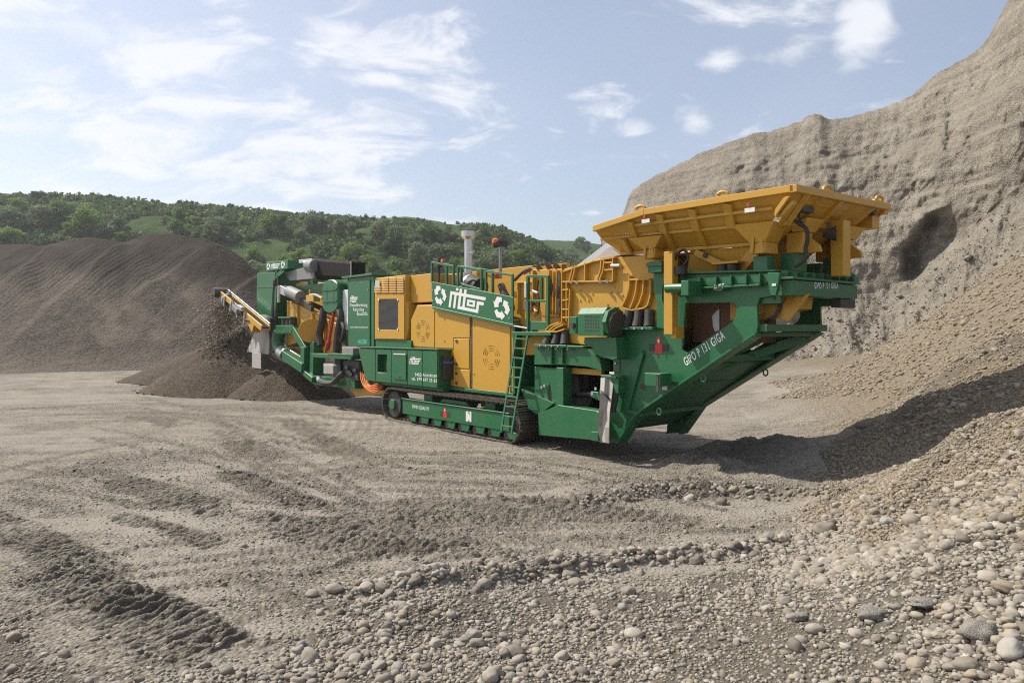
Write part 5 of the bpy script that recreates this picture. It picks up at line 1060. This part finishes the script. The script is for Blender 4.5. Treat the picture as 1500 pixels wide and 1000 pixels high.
# engine bits above the hood: air filter, exhaust, lamp, beacon mast
part('air_filter', BK, lambda b: b.tube([P(678,413,-.6), P(705,422,-.6)], .26, 18), bev=.03, smooth=True); part('filter_band', GV, lambda b: b.tube([P(688,416,-.6), P(690,416.7,-.6)], .268, 18), bev=0, smooth=True); part('engine_cover', DK, lambda b: b.box(-3.4, -1.6, -.9, .6, 3.2, 3.45))
part('rear_casing', Y_P, lambda b: b.box(-4.9, -.9, .2, 1.0, 3.2, P(650,402,.2).z), bev=.01)
EX = part('exhaust_pipe', GV, lambda b: b.tube([(-3.49, 0, 3.9), (-3.49, 0, P(686,350,0).z)], .115, 20), bev=0, smooth=True); part('exhaust_cap', GV, lambda b: b.tube([(-3.49, 0, P(686,350.5,0).z), (-3.49, 0, P(686,347,0).z), (-3.49, 0, P(686,339,0).z)], [.14, .205, .205], 20), EX, bev=0, smooth=True); part('exhaust_bracket', GV, lambda b: b.tube([(-3.4, -.05, P(686,372,0).z), (-3.15, -.1, P(686,371,0).z)], .02, 6), EX, bev=0)
px = 733; MS = part('beacon_mast', ST, lambda b: b.tube([P(733,408,-.3), P(733,362,-.3)], .045, 10), bev=0, smooth=True); part('mast_head', DK, lambda b: b.beam(P(725,359,-.3), P(741,359.5,-.3), .06, .06), MS)
o = part('beacon_base', DK, lambda b: b.tube([P(725.5,363,-.3), P(725.5,356,-.3)], .085, 12), MS, bev=0); part('beacon_lens', AMB, lambda b: b.tube([P(725.5,356,-.3), P(725.5,351,-.3), P(725.5,349,-.3)], [.09, .085, .04], 12), o, bev=0, smooth=True)
for px in (733, 738.5, 741.5): part('work_lamp', DK, lambda b: b.tube([P(px,357,-.35), P(px,357,-.35)+Vector((.1, -.12, -.02))], [.06, .085], 10), MS, bev=0)
WL = part('work_light', DK, lambda b: b.box(*sorted((Xl(639,-.9), Xl(646.5,-.9))), -1.0, -.85, P(642,392,-.9).z, P(642,379,-.9).z)); part('light_bracket', DK, lambda b: b.beam(P(643,392,-.9), P(642.5,415,-.9), .05, .05), WL); part('light_lens', AMB, lambda b: (lambda p: b.tube([p, p-Vector((0, .06, 0))], .045, 8))(P(649.5,382,-.92)), WL, bev=0)
hose('intake_hose', [P(734,418,-.9), P(738,428,-.95), P(742,435,-.95)], .09); part('extinguisher', RD, lambda b: b.tube([P(727.5,408,-.5), P(727.5,402,-.5)], .08, 10), bev=0, smooth=True)
# access ladder, platform and gate
LD = empty('ladder', (0, 0, 0), 0, CR)
A0, A1, B0, B1 = P(756.5,491,-1.2), P(773,492,-1.2), P(734,633,-1.72), P(749.2,635,-1.72)
for a, c in ((A0, B0), (A1, B1)): part('ladder_rail', G_, lambda b: b.beam(a, c, .05, .035), LD, bev=.004)
for k in range(10): t = (k+.35)/10; part('rung', G_, lambda b: b.beam(A0.lerp(B0, t), A1.lerp(B1, t), .035, .035), LD, bev=.003)
part('platform', G_, lambda b: b.box(-.16, 1.15, -1.2, -.6, P(770,486,-1.2).z-.08, P(770,486,-1.2).z)); part('platform_plate', ST, lambda b: b.hull4([P(752,476.5,-1.2), P(772,480,-1.2), P(772,482,-1.2), P(752,478.5,-1.2)][::-1], [v+Vector((0,.5,0)) for v in [P(752,476.5,-1.2), P(772,480,-1.2), P(772,482,-1.2), P(752,478.5,-1.2)][::-1]]))
GT = empty('access_gate', (0, 0, 0), 0, CR)
for px, t, bt in ((773.5,404,494), (803,404,478)): post(px, t, bt, -1.15, .035, 'gate_post', GT)
post(794,405,438,-.9,.03,'gate_post',GT); rail((773,404.5),(804,405),-1.15,.03,'gate_rail',GT); rail((775,440.5),(803,441),-1.15,.026,'gate_rail',GT); plate('toe_board', [(775,470.5),(802,471),(802,483),(780,483),(780,493),(775,494)], -1.15, -1.12, G_, GT)
part('gate_latch', GV, lambda b: (lambda p: b.box(p.x-.06, p.x+.01, -1.22, -1.1, p.z-.22, p.z+.13))(P(772,422,-1.18)), GT); part('lock_lever', GV, lambda b: b.beam(P(780,426,-1.2), P(788,429,-1.2), .05, .05), GT)
# ------------------------------------------------------------------ tank box below the cooler, cooler, cabinet
TB = empty('service_box', (0, 0, 0), 0, CR); y0 = -1.5
part('box_shell', G_, lambda b: b.prism(pl([(524,510),(640.5,513),(640.5,568.5),(535,557)], y0), y0+.03, -1.0, [pl([(552,518.5),(568,518.8),(568,546),(552,545)], y0)]), TB, bev=.01)
part('box_top', G_, lambda b: b.hull4([P(522,508.7,y0-.02), P(642,512.6,y0-.02), (Xl(642,y0), -.95, 2.03), (Xl(522,y0), -.95, 2.04)], [v+Vector((0,0,.03)) for v in (P(522,508.7,y0-.02), P(642,512.6,y0-.02), Vector((Xl(642,y0), -.95, 2.03)), Vector((Xl(522,y0), -.95, 2.04)))]), TB)
for pts, nm in (([(525,511),(549.5,511.6),(549.5,558),(535.5,556.5)], 'box_panel'), ([(550.2,511.7),(572.8,512.2),(572.8,560.3),(550.2,558.1)], 'box_panel'), ([(573.5,512.3),(596.5,512.9),(596.5,562.8),(573.5,560.4)], 'box_panel'), ([(597.2,512.9),(618.5,513.4),(618.5,565.4),(597.2,563)], 'box_panel'), ([(619.2,513.4),(640.3,513.9),(640.3,567.9),(619.2,565.5)], 'box_panel')):
    hl = [pl([(553,519),(567,519.3),(567,545.6),(553,544.6)], y0)] if pts[0][0] == 550.2 else []
    MB().prism(pl(pts, y0), y0, y0+.026, hl).build(nm, G_, TB, .005)
part('niche', GD, lambda b: b.box(Xl(551.5,y0), Xl(568.5,y0), y0+.22, y0+.25, 1.35, 2.0), TB); part('niche_sill', WP, lambda b: (lambda p, q: b.box(p.x, q.x, y0+.0, y0+.2, p.z-.02, p.z))(P(553.5,545.3,y0), P(566.5,546,y0)), TB, bev=0); part('niche_valve', DK, lambda b: (lambda p: b.box(p.x-.07, p.x+.1, y0+.1, y0+.2, p.z-.12, p.z+.15))(P(563,536,y0)), TB)
o = plate('hatch', [(576,518.5),(594.5,519),(594.5,556.5),(576,554.5)], y0-.03, y0-.003, G_, TB); part('hatch_hinge', WP, lambda b: b.beam(P(576.5,518.3,y0-.035), P(594,518.8,y0-.035), .02, .03), o, bev=0); bolts('hatch_lock', [P(585.5,552,y0-.03)], .025, o, DK)
logo(P(599.8, 533.0, y0-.001), P(616.5, 533.6, y0-.001), .19, TB); text('9450 Altstätten', P(608,550.5,y0), P(640,552.2,y0), (0,0,1), .083, WH, TB, bold=True); text('tel. 079 697 25 83', P(603,556.2,y0), P(640,559.9,y0), (0,0,1), .083, WH, TB, bold=True)
part('valve_bank', DK, lambda b: b.box(Xl(640.5,y0)+.005, Xl(640.5,y0)+.12, -1.35, -1.05, 1.3, 1.9), TB); hose('blue_hose', [(Xl(641,y0)+.14, -1.4, 1.75), (Xl(641,y0)+.2, -1.25, 1.73), (Xl(641,y0)+.14, -1.1, 1.76)], .03, paint('blue_hose', (.02, .10, .35), .5, .1), TB)
part('box_carrier', GD, lambda b: b.box(-7.1, -2.8, -1.35, -.8, .98, 1.1), TB)
CL = empty('cooler', (0, 0, 0), 0, CR); y0 = -1.2; xa, xb = Xl(547.5,y0), Xl(592.5,y0)
part('cooler_body', Y_P, lambda b: b.box(xa, xb, y0+.03, .9, P(547.5,497,y0).z, P(570,405,y0).z), CL, bev=.012)
part('cooler_frame', Y_P, lambda b: b.prism(pl([(549,432),(592,431.5),(592,496.5),(549,495.5)], y0), y0, y0+.028, [pl([(554.5,438),(583,437.8),(583,483.5),(554.5,482.5)], y0)]), CL)
gl = part('grille', DK, lambda b: b.box(Xl(554,y0), Xl(583.5,y0), y0+.02, y0+.029, P(570,484,y0).z, P(570,437.5,y0).z), CL, bev=0)
gp = MB(); 
for k in range(34): 
    z = P(568,438.3,y0).z+(P(568,483,y0).z-P(568,438.3,y0).z)*k/33; gp.box(Xl(554.7,y0), Xl(582.8,y0), y0+.008, y0+.02, z-.006, z+.006)
o = gp.build('grille_fins', paint('fin_grey', (.07, .075, .08), .5, .1), CL, 0); o['kind'] = 'stuff'
for pxl in (554.8, 582.6):
    for pyl in (439, 482): bolts('grille_clip', [P(pxl+.4, pyl, y0-.002)], .03, gl, WH)
lv = empty('louvre_panel', (0, 0, 0), 0, CL)
for r_ in range(9):
    for c_ in range(4):
        a, c = P(549+c_*11.1, 407.2+r_*2.6, y0), P(558.6+c_*11.1, 407.2+r_*2.6, y0)
        if r_ < 5 and c_ == 0: continue
        part('louvre_slat', Y_P, lambda b: b.beam(a+Vector((0, -.012, 0)), c+Vector((0, -.012, 0)), .03, .022, (0, .6, 1)), lv, bev=0)
plate('cooler_window', [(549.5,411),(556,411),(556,424.5),(549.5,425)], y0-.012, y0, paint('pale_glass', (.42, .52, .60), .15, .05), CL)
part('cooler_side', Y_P, lambda b: b.hull4([(xb, y0+.05, P(592,497,y0).z), (xb+.06, y0+.1, P(592,480,y0).z), (xb+.06, y0+.1, 3.3), (xb, y0+.05, 3.4)], [(xb, -.6, P(592,497,y0).z), (xb+.06, -.6, P(592,480,y0).z), (xb+.06, -.6, 3.3), (xb, -.6, 3.4)]), CL)
part('cooler_base', G_, lambda b: b.box(Xl(548,y0), Xl(600,y0), -1.15, .8, 2.06, P(560,497.5,y0).z-.005), CL)
part('intake_box', Y_P, lambda b: b.box(xb+.02, Xl(633,-1.0), -1.0, .6, P(612,443,-1.0).z, P(612,402.5,-1.0).z), CL, bev=.01); bolts('filler_cap', [(Xl(566,-.8), -.8, P(566,405,y0).z+.0)], .07, CL, DK, (0, 0, 3))
CB = empty('control_cabinet', (0, 0, 0), 0, CR); y0 = -1.2
part('cabinet_body', G_, lambda b: b.box(Xl(509.5,y0), Xl(546.5,y0), y0+.03, .4, 2.07, 4.22), CB, bev=.01); CDo = plate('cabinet_door', [(510,411),(541.5,409.3),(541.5,507),(510,506)], y0, y0+.028, G_, CB)
part('cabinet_roof', GD, lambda b: b.box(Xl(503,y0), Xl(547,y0), y0-.06, .4, 4.225, 4.29), CB)
logo(P(512.6,443.0,y0), P(524,442.7,y0), .20, CDo); text('Kiesaufbereitung', P(512.6,448.8,y0), P(538.3,448.8,y0), (0,0,1), .10, WH, CDo, bold=True); text('Recycling', P(517.5,455.3,y0), P(533,455.3,y0), (0,0,1), .10, WH, CDo, bold=True); text('Baustoffe', P(523,461.6,y0), P(538.3,461.6,y0), (0,0,1), .10, WH, CDo, bold=True); text('www.ritterrecycling.ch', P(512.8,480.2,y0), P(538.8,480.2,y0), (0,0,1), .055, WH, CDo, bold=True)
text('HUEBI', P(524.5,503.3,y0), P(537.2,503.3,y0), (0,0,1), .13, TEAL, CDo, bold=True)
bolts('bolt', [P(519,414,y0), P(530,413.4,y0), P(539,424,y0)], .018, CDo)
plate('white_side_plate', [(501.5,425),(509.5,424),(509.7,483),(502.3,483)], -1.12, -1.05, WP, CB); plate('cabinet_end', [(500,410),(509.5,408),(509.5,424),(500,426)], -.95, -.9, GD, CB)
# ------------------------------------------------------------------ screen unit and belts at the discharge end
SC = empty('screen_unit', (0, 0, 0), 0, CR); y = -1.0
part('screen_box', Y_P, lambda b: b.prism(pl([(420,440),(441,448),(466,461),(494,474),(495,519),(480,520),(462,503),(440,499),(420,508)], y), y, .9), SC, bev=.012)
part('screen_upper', Y_P, lambda b: b.prism(pl([(433,416),(440,412),(476,429),(476,450),(448,438),(434,424)], y+.25), y+.25, .8), SC, bev=.01)
for pts in ([(456,424),(457,438)], [(438,446),(437,498)], [(460,459),(459,500)], [(478,468),(479,517)]):
    part('rib', Y_P, lambda b: (lambda p, q: b.box(p.x-.03, p.x+.03, y-.08, y, q.z, p.z))(P(*pts[0], y), P(*pts[1], y)), SC)
bolts('bolt', [P(px, py, y) for px, py in ((426,450),(432,452),(445,458),(452,462),(466,470),(472,474),(428,470),(444,478),(455,480),(470,490),(486,486),(488,500),(428,490),(450,492))], .03, SC, Y_P)
part('flywheel_cover', Y_P, lambda b: b.tube([P(455,484.5,y-.02), P(455,484.5,y-.25)], .42, 24), SC, bev=.01, smooth=True)
part('screen_motor', BL, lambda b: b.tube([P(424,427,y-.2), P(441,435,y-.2)], .22, 16), SC, bev=.02, smooth=True); part('motor_mount', GV, lambda b: b.beam(P(415,424,y-.2), P(424,428,y-.2), .3, .3), SC); part('drive_belt_guard', DK, lambda b: b.beam(P(440,438,y-.15), P(458,452,y-.15), .12, .2), SC)
part('gearbox', Y_P, lambda b: b.beam(P(453,437,y-.15), P(464,437,y-.15), .25, .22), SC); part('gear_pipe', GV, lambda b: b.tube(curve_pts([P(455,432,y-.2), P(463,432,y-.25), P(472,437,y-.2)]), .05, 8), SC, bev=0)
part('rubber_mount', BK, lambda b: [b.tube([P(px, 478, y-.15), P(px, 466, y-.15)], .16, 12) for px in (419, 425, 430)], SC, bev=0, smooth=True); part('mount_plate', G_, lambda b: b.beam(P(415,465,y-.15), P(432,465,y-.15), .4, .05), SC)
# green frame of the screen unit
SF = empty('screen_frame', (0, 0, 0), 0, CR)
def gb(a, c, y, w, h, nm='frame_beam', mat=None, par=SF): return part(nm, mat or G_, lambda b: b.beam(P(*a, y), P(*c, y), w, h), par, bev=.012)
gb((409,420),(408,482),-1.1,.30,.22); gb((415,420),(414,478),-.6,.26,.2,mat=GD); gb((404,400),(405,470),-.9,.18,.18,mat=DK); gb((410,482),(436,482),-1.25,.34,.28); gb((434,482),(453,513),-1.25,.34,.28); gb((453,508),(452,545),-1.2,.5,.3); gb((453,545),(467,556),-1.2,.5,.2); gb((466,500),(464,556),-1.1,.45,.3)
part('elbow_pipe', G_, lambda b: b.tube(curve_pts([P(410,486,-1.2), P(408,500,-1.2), P(411,512,-1.2), P(420,519,-1.25)]), .26, 14), SF, bev=0, smooth=True); part('pipe_collar', GV, lambda b: b.tube([P(414,516,-1.22), P(421,521,-1.25)], .29, 14), SF, bev=0, smooth=True)
gb((421,520),(450,539),-1.3,.42,.34,'side_belt_frame'); gb((428,514),(452,530),-1.1,.2,.1,'side_belt_rail',GV); gb((426,512),(450,527),-.9,.3,.12,'side_belt_rail',Y_P)
gb((466,520),(525,523),-1.3,.5,.14,'cross_walk'); gb((486,519),(523,520.5),-1.4,.3,.08,'cross_walk'); gb((466,556),(528,562),-1.1,.4,.3); gb((500,525),(500,560),-1.0,.4,.3,mat=DK)
part('hydraulic_block', DK, lambda b: b.box(*sorted((Xl(503,-1.3), Xl(526,-1.3))), -1.3, -.9, P(515,556,-1.3).z, P(515,528,-1.3).z), SF); part('valve', BL, lambda b: [b.tube([P(px, py, -1.32), P(px, py, -1.45)], .06, 8) for px, py in ((507,538),(513,548),(519,542),(522,551),(510,545))], SF, bev=0)
def drape(name, px0, px1, py0, py1, y, mat=GY):
    b = MB(); n = 8; g = [[P(px0+(px1-px0)*i/n, py0+(py1-py0)*j/4, y-.010*math.sin(i*1.1)*(j+1)/3-(.12 if j == 0 else .2+.02*j)) for i in range(n+1)] for j in range(5)]
    for j in range(4):
        for i in range(n): q = (g[j+1][i], g[j+1][i+1], g[j][i+1], g[j][i]); b.hull4(q, [v+Vector((0, .25, 0)) for v in q])
    return b.build(name, mat, SF, 0, True)
drape('grey_cover', 474, 488, 532, 547, -1.35, paint('worn_grey_cover', (.24, .23, .22), .75, .3)); drape('grey_cover', 501, 517, 507, 520, -1.25, paint('dark_grey_cover', (.13, .125, .12), .7, .2))
hose('large_hose', [P(468,557,-1.5), P(476,561,-1.55), P(488,560,-1.55), P(498,550,-1.5), P(503,546,-1.45)], .09); part('hose_end', GV, lambda b: b.tube([P(467,553,-1.5), P(469,558,-1.5)], .10, 12), SF, bev=0, smooth=True)
hose('black_hose', [P(474,452,-1.15), P(472,470,-1.2), P(468,490,-1.2), P(470,506,-1.2)], .13, None, SF); hose('black_hose', [P(498,452,-1.15), P(499,466,-1.2), P(495,490,-1.2), P(493,516,-1.2)], .13, None, SF); hose('black_hose', [P(503,484,-1.1), P(504,500,-1.15), P(508,508,-1.15)], .10, None, SF); hose('black_hose', [P(500,470,-1.2), P(504,484,-1.25), P(499,500,-1.25)], .06, None, SF)
part('red_cylinder', RD, lambda b: b.tube([P(489,458,-1.25), P(481,505,-1.25)], .055, 10), SF, bev=0, smooth=True); part('red_cylinder_foot', RD, lambda b: b.tube([P(482,500,-1.25), P(479,511,-1.25)], .09, 10), SF, bev=0, smooth=True)
ov = part('oval_belt_cover', G_, lambda b: b.prism([(P(487,434,-1.2).x+.58*math.cos(t), P(487,434,-1.2).z+(.36 if math.sin(t) > 0 else -.36)*abs(math.sin(t))**.8+(.20 if math.sin(t) > 0 else -.20)*(1 if abs(math.sin(t)) > .01 else 0)) for t in [k*2*math.pi/28+.05 for k in range(28)]], -1.3, -.9), bev=.03)
[part('cover_slot', GD, lambda b: b.box(P(487,434,-1.2).x+k*.25-.12, P(487,434,-1.2).x+k*.25+.06, -1.31, -1.302, 3.42, 4.0), ov, bev=0) for k in (-1, 1)]; [part('cover_strap', G_, lambda b: b.box(P(487,434,-1.2).x-.5, P(487,434,-1.2).x+.5, -1.33, -1.31, z, z+.05), ov, bev=0) for z in (3.5, 3.88)]
# head of the return belt: signboard box, motor, grey skirt and the long black belt
BH = empty('return_belt', (0, 0, 0), 0, CR)
xa, xb = Xl(389,-1.2), Xl(421.5,-1.2); o = part('head_box', G_, lambda b: b.hull4([P(389,397.5,-1.2), P(421.5,393.5,-1.2), P(421.5,380.5,-1.2), P(389,384,-1.2)], [v+Vector((0, .62, 0)) for v in (P(389,397.5,-1.2), P(421.5,393.5,-1.2), P(421.5,380.5,-1.2), P(389,384,-1.2))]), BH, bev=.012)
logo(P(396.6,394.0,-1.2), P(410,392.2,-1.2), .20, o); recycle(P(393.2,390.2,-1.203), .36, .24, o, (1, 0, .02)); recycle(P(414.4,387.6,-1.203), .36, .24, o, (1, 0, .02))
part('grey_skirt', BL, lambda b: b.hull4([P(416,399,-1.0), P(424,411,-1.0), P(460,408,-1.0), P(460,388,-1.0)], [v+Vector((0, .1, 0)) for v in (P(416,399,-1.0), P(424,411,-1.0), P(460,408,-1.0), P(460,388,-1.0))]), BH); part('belt_motor', BL, lambda b: b.tube([P(452,389,-1.05), P(462,389,-1.05)], .22, 16), BH, bev=.02, smooth=True); part('motor_bracket', GV, lambda b: b.beam(P(440,383,-1.1), P(459,381.5,-1.1), .12, .12).beam(P(446,384,-1.15), P(453,391,-1.15), .1, .1), BH)
bb = MB(); pr = [(-.98, .0), (-.96, -.40), (-.8, -.53), (-.6, -.55), (-.45, -.5), (-.4, .05), (-.9, .06)]; x0, x1 = Xl(461,-.9), Xl(516,-.9); z0, z1 = P(461,381.5,-.9).z, P(524.5,385,-.9).z
n = len(pr); bb.add([(x0, a, z0+c*1.28) for a, c in pr]+[(x1, a, z1+c*1.15) for a, c in pr], [tuple(range(n)), tuple(reversed(range(n, 2*n)))]+[(i, n+i, n+(i+1) % n, (i+1) % n) for i in range(n)]); bb.build('black_belt', BW, BH, .02); part('belt_end_trim', ST, lambda b: b.box(x1+.005, x1+.05, -.98, -.94, z1-.62, z1+.06), BH)
part('belt_truss', GD, lambda b: b.box(Xl(425,-.8), Xl(500,-.8), -.8, .6, P(470,428,-.8).z, P(470,415,-.8).z), BH); part('truss_post', GD, lambda b: b.box(Xl(455,-.5), Xl(462,-.5), -.6, -.4, 3.3, 4.4).box(Xl(498,-.5), Xl(505,-.5), -.6, -.4, 2.2, 4.3), BH)
# green hood over the main belt with its grey rubber chute, and the main belt itself
MBt = empty('discharge_belt', (0, 0, 0), 0, CR); y = -1.25
part('chute_hood', G_, lambda b: b.prism(pl([(376.5,400),(403,399),(401,459),(396,468),(379,462),(376,440)], y), y, y+.06), MBt); part('chute_hood_back', GD, lambda b: b.box(Xl(403,y)-.1, Xl(403,y), y+.06, .7, 3.2, 4.85), MBt); part('hood_side', GD, lambda b: b.box(Xl(376.5,y), Xl(403,y), .7, .75, 3.4, 4.85), MBt)
part('chute_seam', G_, lambda b: b.beam(P(376.3,420,y-.01), P(402,420,y-.01), .03, .03), MBt)
ck = MB(); rows = [((378,461),(397,465)), ((377,475),(395,478)), ((373,486),(395,490)), ((367,500),(394,505)), ((362,515),(393,519))]; g = []
for k, (a, c) in enumerate(rows): g.append([P(a[0]+(c[0]-a[0])*t/10, a[1]+(c[1]-a[1])*t/10-(2 if k == 0 else 0)*math.sin(t/10*math.pi), y-.06-.10*math.sin(t/10*math.pi)-.035*math.sin(t*1.1+k*.5)*k/4) for t in range(11)])
for k in range(4):
    for j in range(10): q = (g[k+1][j], g[k+1][j+1], g[k][j+1], g[k][j]); ck.hull4(q, [v+Vector((0, .03, 0)) for v in q])
ck.build('rubber_chute', GY, MBt, 0, True); part('rubber_strip', GY, lambda b: b.prism(pl([(369,516),(382,517.5),(382,540),(369,538.5)], y-.3), y-.3, y-.28), MBt)
tp, bt = Vector((Xl(334,-1.6), -1.6, P(334,429,-1.6).z)), Vector((Xl(379,-1.6), -1.6, P(379,466,-1.6).z)); bt2 = bt+(bt-tp)*.35
fr = MB()
for dy in (-.34, -.04): fr.beam(tp+Vector((0, dy, 0)), bt2+Vector((0, dy, 0)), .06, .22)
fr.build('belt_frame', Y_P, MBt, .01); part('belt_edge', GV, lambda b: b.beam(tp+Vector((0, -.03, .17)), bt2+Vector((0, -.03, .17)), .06, .035), MBt); part('moving_belt', BW, lambda b: b.beam(tp+Vector((0, -.19, .02)), bt2+Vector((0, -.19, .02)), .26, .05), MBt)
part('head_drum', DK, lambda b: b.tube([tp+Vector((0, -.6, 0)), tp+Vector((0, .02, 0))], .2, 16), MBt, bev=0, smooth=True); part('belt_drive', BL, lambda b: b.tube([P(329,440,-1.75), P(336,441,-1.75)], .30, 16), MBt, bev=.03, smooth=True); part('drive_arm', GV, lambda b: b.beam(P(320,430,-1.7), P(337,429,-1.7), .10, .12).beam(P(316,431,-1.7), P(317.5,436,-1.7), .12, .25), MBt)
for k in range(4): q = tp.lerp(bt, .2+k*.22); part('carrying_idler', DK, lambda b: b.tube([q+Vector((0, -.4, -.2)), q+Vector((0, .0, -.2))], .08, 10), MBt, bev=0); part('idler_bracket', GV, lambda b: b.beam(q+Vector((0, -.4, -.35)), q+Vector((.1, -.4, .05)), .05, .1), MBt)
hose('belt_hose', [P(352,458,-1.7), P(360,464,-1.75), P(365,474,-1.7), P(364,480,-1.7)], .04, None, MBt); hose('belt_hose', [P(404,410,-1.2), P(402,440,-1.2), P(400,470,-1.25), P(403,500,-1.2)], .10, None, MBt); hose('belt_hose', [P(408,404,-1.2), P(407,430,-1.25), P(405,460,-1.25), P(404,490,-1.2)], .06, None, MBt); hose('belt_hose', [P(399,465,-1.3), P(397,485,-1.3), P(400,510,-1.25)], .09, None, MBt)
part('grease_pipe', GV, lambda b: b.tube([P(409,418,-1.35), P(408,443,-1.35)], .06, 8), MBt, bev=0)
for a, c in (((404,404),(414,396)), ((404,408),(417,397)), ((402,416),(406,402))): part('hood_strut', G_, lambda b: b.beam(P(*a, -1.2), P(*c, -1.2), .08, .08), MBt)
part('lower_frame', Y_P, lambda b: b.prism(pl([(503,562),(532,564),(545,572),(562,571),(562,577),(530,580),(520,580),(512,570)], -1.0), -1.0, .6), bev=.012)
for k, dz_ in enumerate((0, 1.5, 3, 4.5, 6)): hose('orange_cable', [P(528+k*2.6,544+k*2,-1.35), P(529+k*2.6,555+k,-1.42), P(533+k*2.4,565+dz_*.8-k*1.2,-1.45), P(543+k,573-k*2.3,-1.46), P(553,573-k*2.6,-1.45), P(561-k*.6,566-k*1.6,-1.3)], .02, OR)
# ------------------------------------------------------------------ falling gravel off the main belt
rr_ = np.random.default_rng(12); n = 2200; t = rr_.random(n)**.8; zt3 = float(tp.z); fall = t*(zt3-1.7)
q = Matrix.Rotation(CR.rotation_euler.z, 3, 'Z'); w0 = q @ Vector((tp.x, tp.y-.1, 0))+Vector((OX, OY, 0)); dvec = q @ Vector((-1, 0, 0)); lat = q @ Vector((0, 1, 0))
s = .15+.75*np.sqrt(fall)*.6-1.2*rr_.random(n)*(.3+t*.7); l = rr_.normal(0, .34+.2*t, n)
pts = np.stack([w0.x+dvec.x*s+lat.x*l, w0.y+dvec.y*s+lat.y*l, zt3-.1-fall], 1)
tag(link('falling_gravel', stones('falling_gravel', pts, np.clip(np.exp(rr_.normal(-3.55, .4, n)), .012, .08), ICO1, rr_, M['pebble_brown'], sink=.5)), 'stream of brown gravel falling from the belt onto the heap', 'gravel', kind='stuff')
hose('belt_hose', [P(340,440,-2.0), P(345,452,-2.05), P(352,456,-2.05), P(357,466,-2.0), P(366,470,-1.95)], .05, None, MBt); part('belt_valve', GV, lambda b: b.beam(P(350,449,-2.05), P(356,453,-2.05), .14, .16), MBt); part('belt_scraper', BL, lambda b: b.beam(P(343,449,-2.05), P(350,457,-2.05), .2, .2), MBt); part('tail_plate', Y_P, lambda b: b.beam(P(368,468,-1.8), P(376,482,-1.8), .3, .3), MBt)
# ------------------------------------------------------------------ air
hb_ = MB().box(-640, 640, -640, 640, -2.0, 62); hm = bpy.data.materials.new('haze'); hm.use_nodes = True; nt = hm.node_tree
for n_ in list(nt.nodes):
    if n_.type != 'OUTPUT_MATERIAL': nt.nodes.remove(n_)
pv = nt.nodes.new('ShaderNodeVolumePrincipled'); pv.inputs['Color'].default_value = (.88, .92, .98, 1); pv.inputs['Density'].default_value = .0003; pv.inputs['Anisotropy'].default_value = .3
nt.links.new(pv.outputs[0], [n_ for n_ in nt.nodes if n_.type == 'OUTPUT_MATERIAL'][0].inputs['Volume'])
me = bpy.data.meshes.new('haze'); me.from_pydata(hb_.v, [], hb_.f); me.materials.append(hm); tag(link('haze', me), kind='stuff')
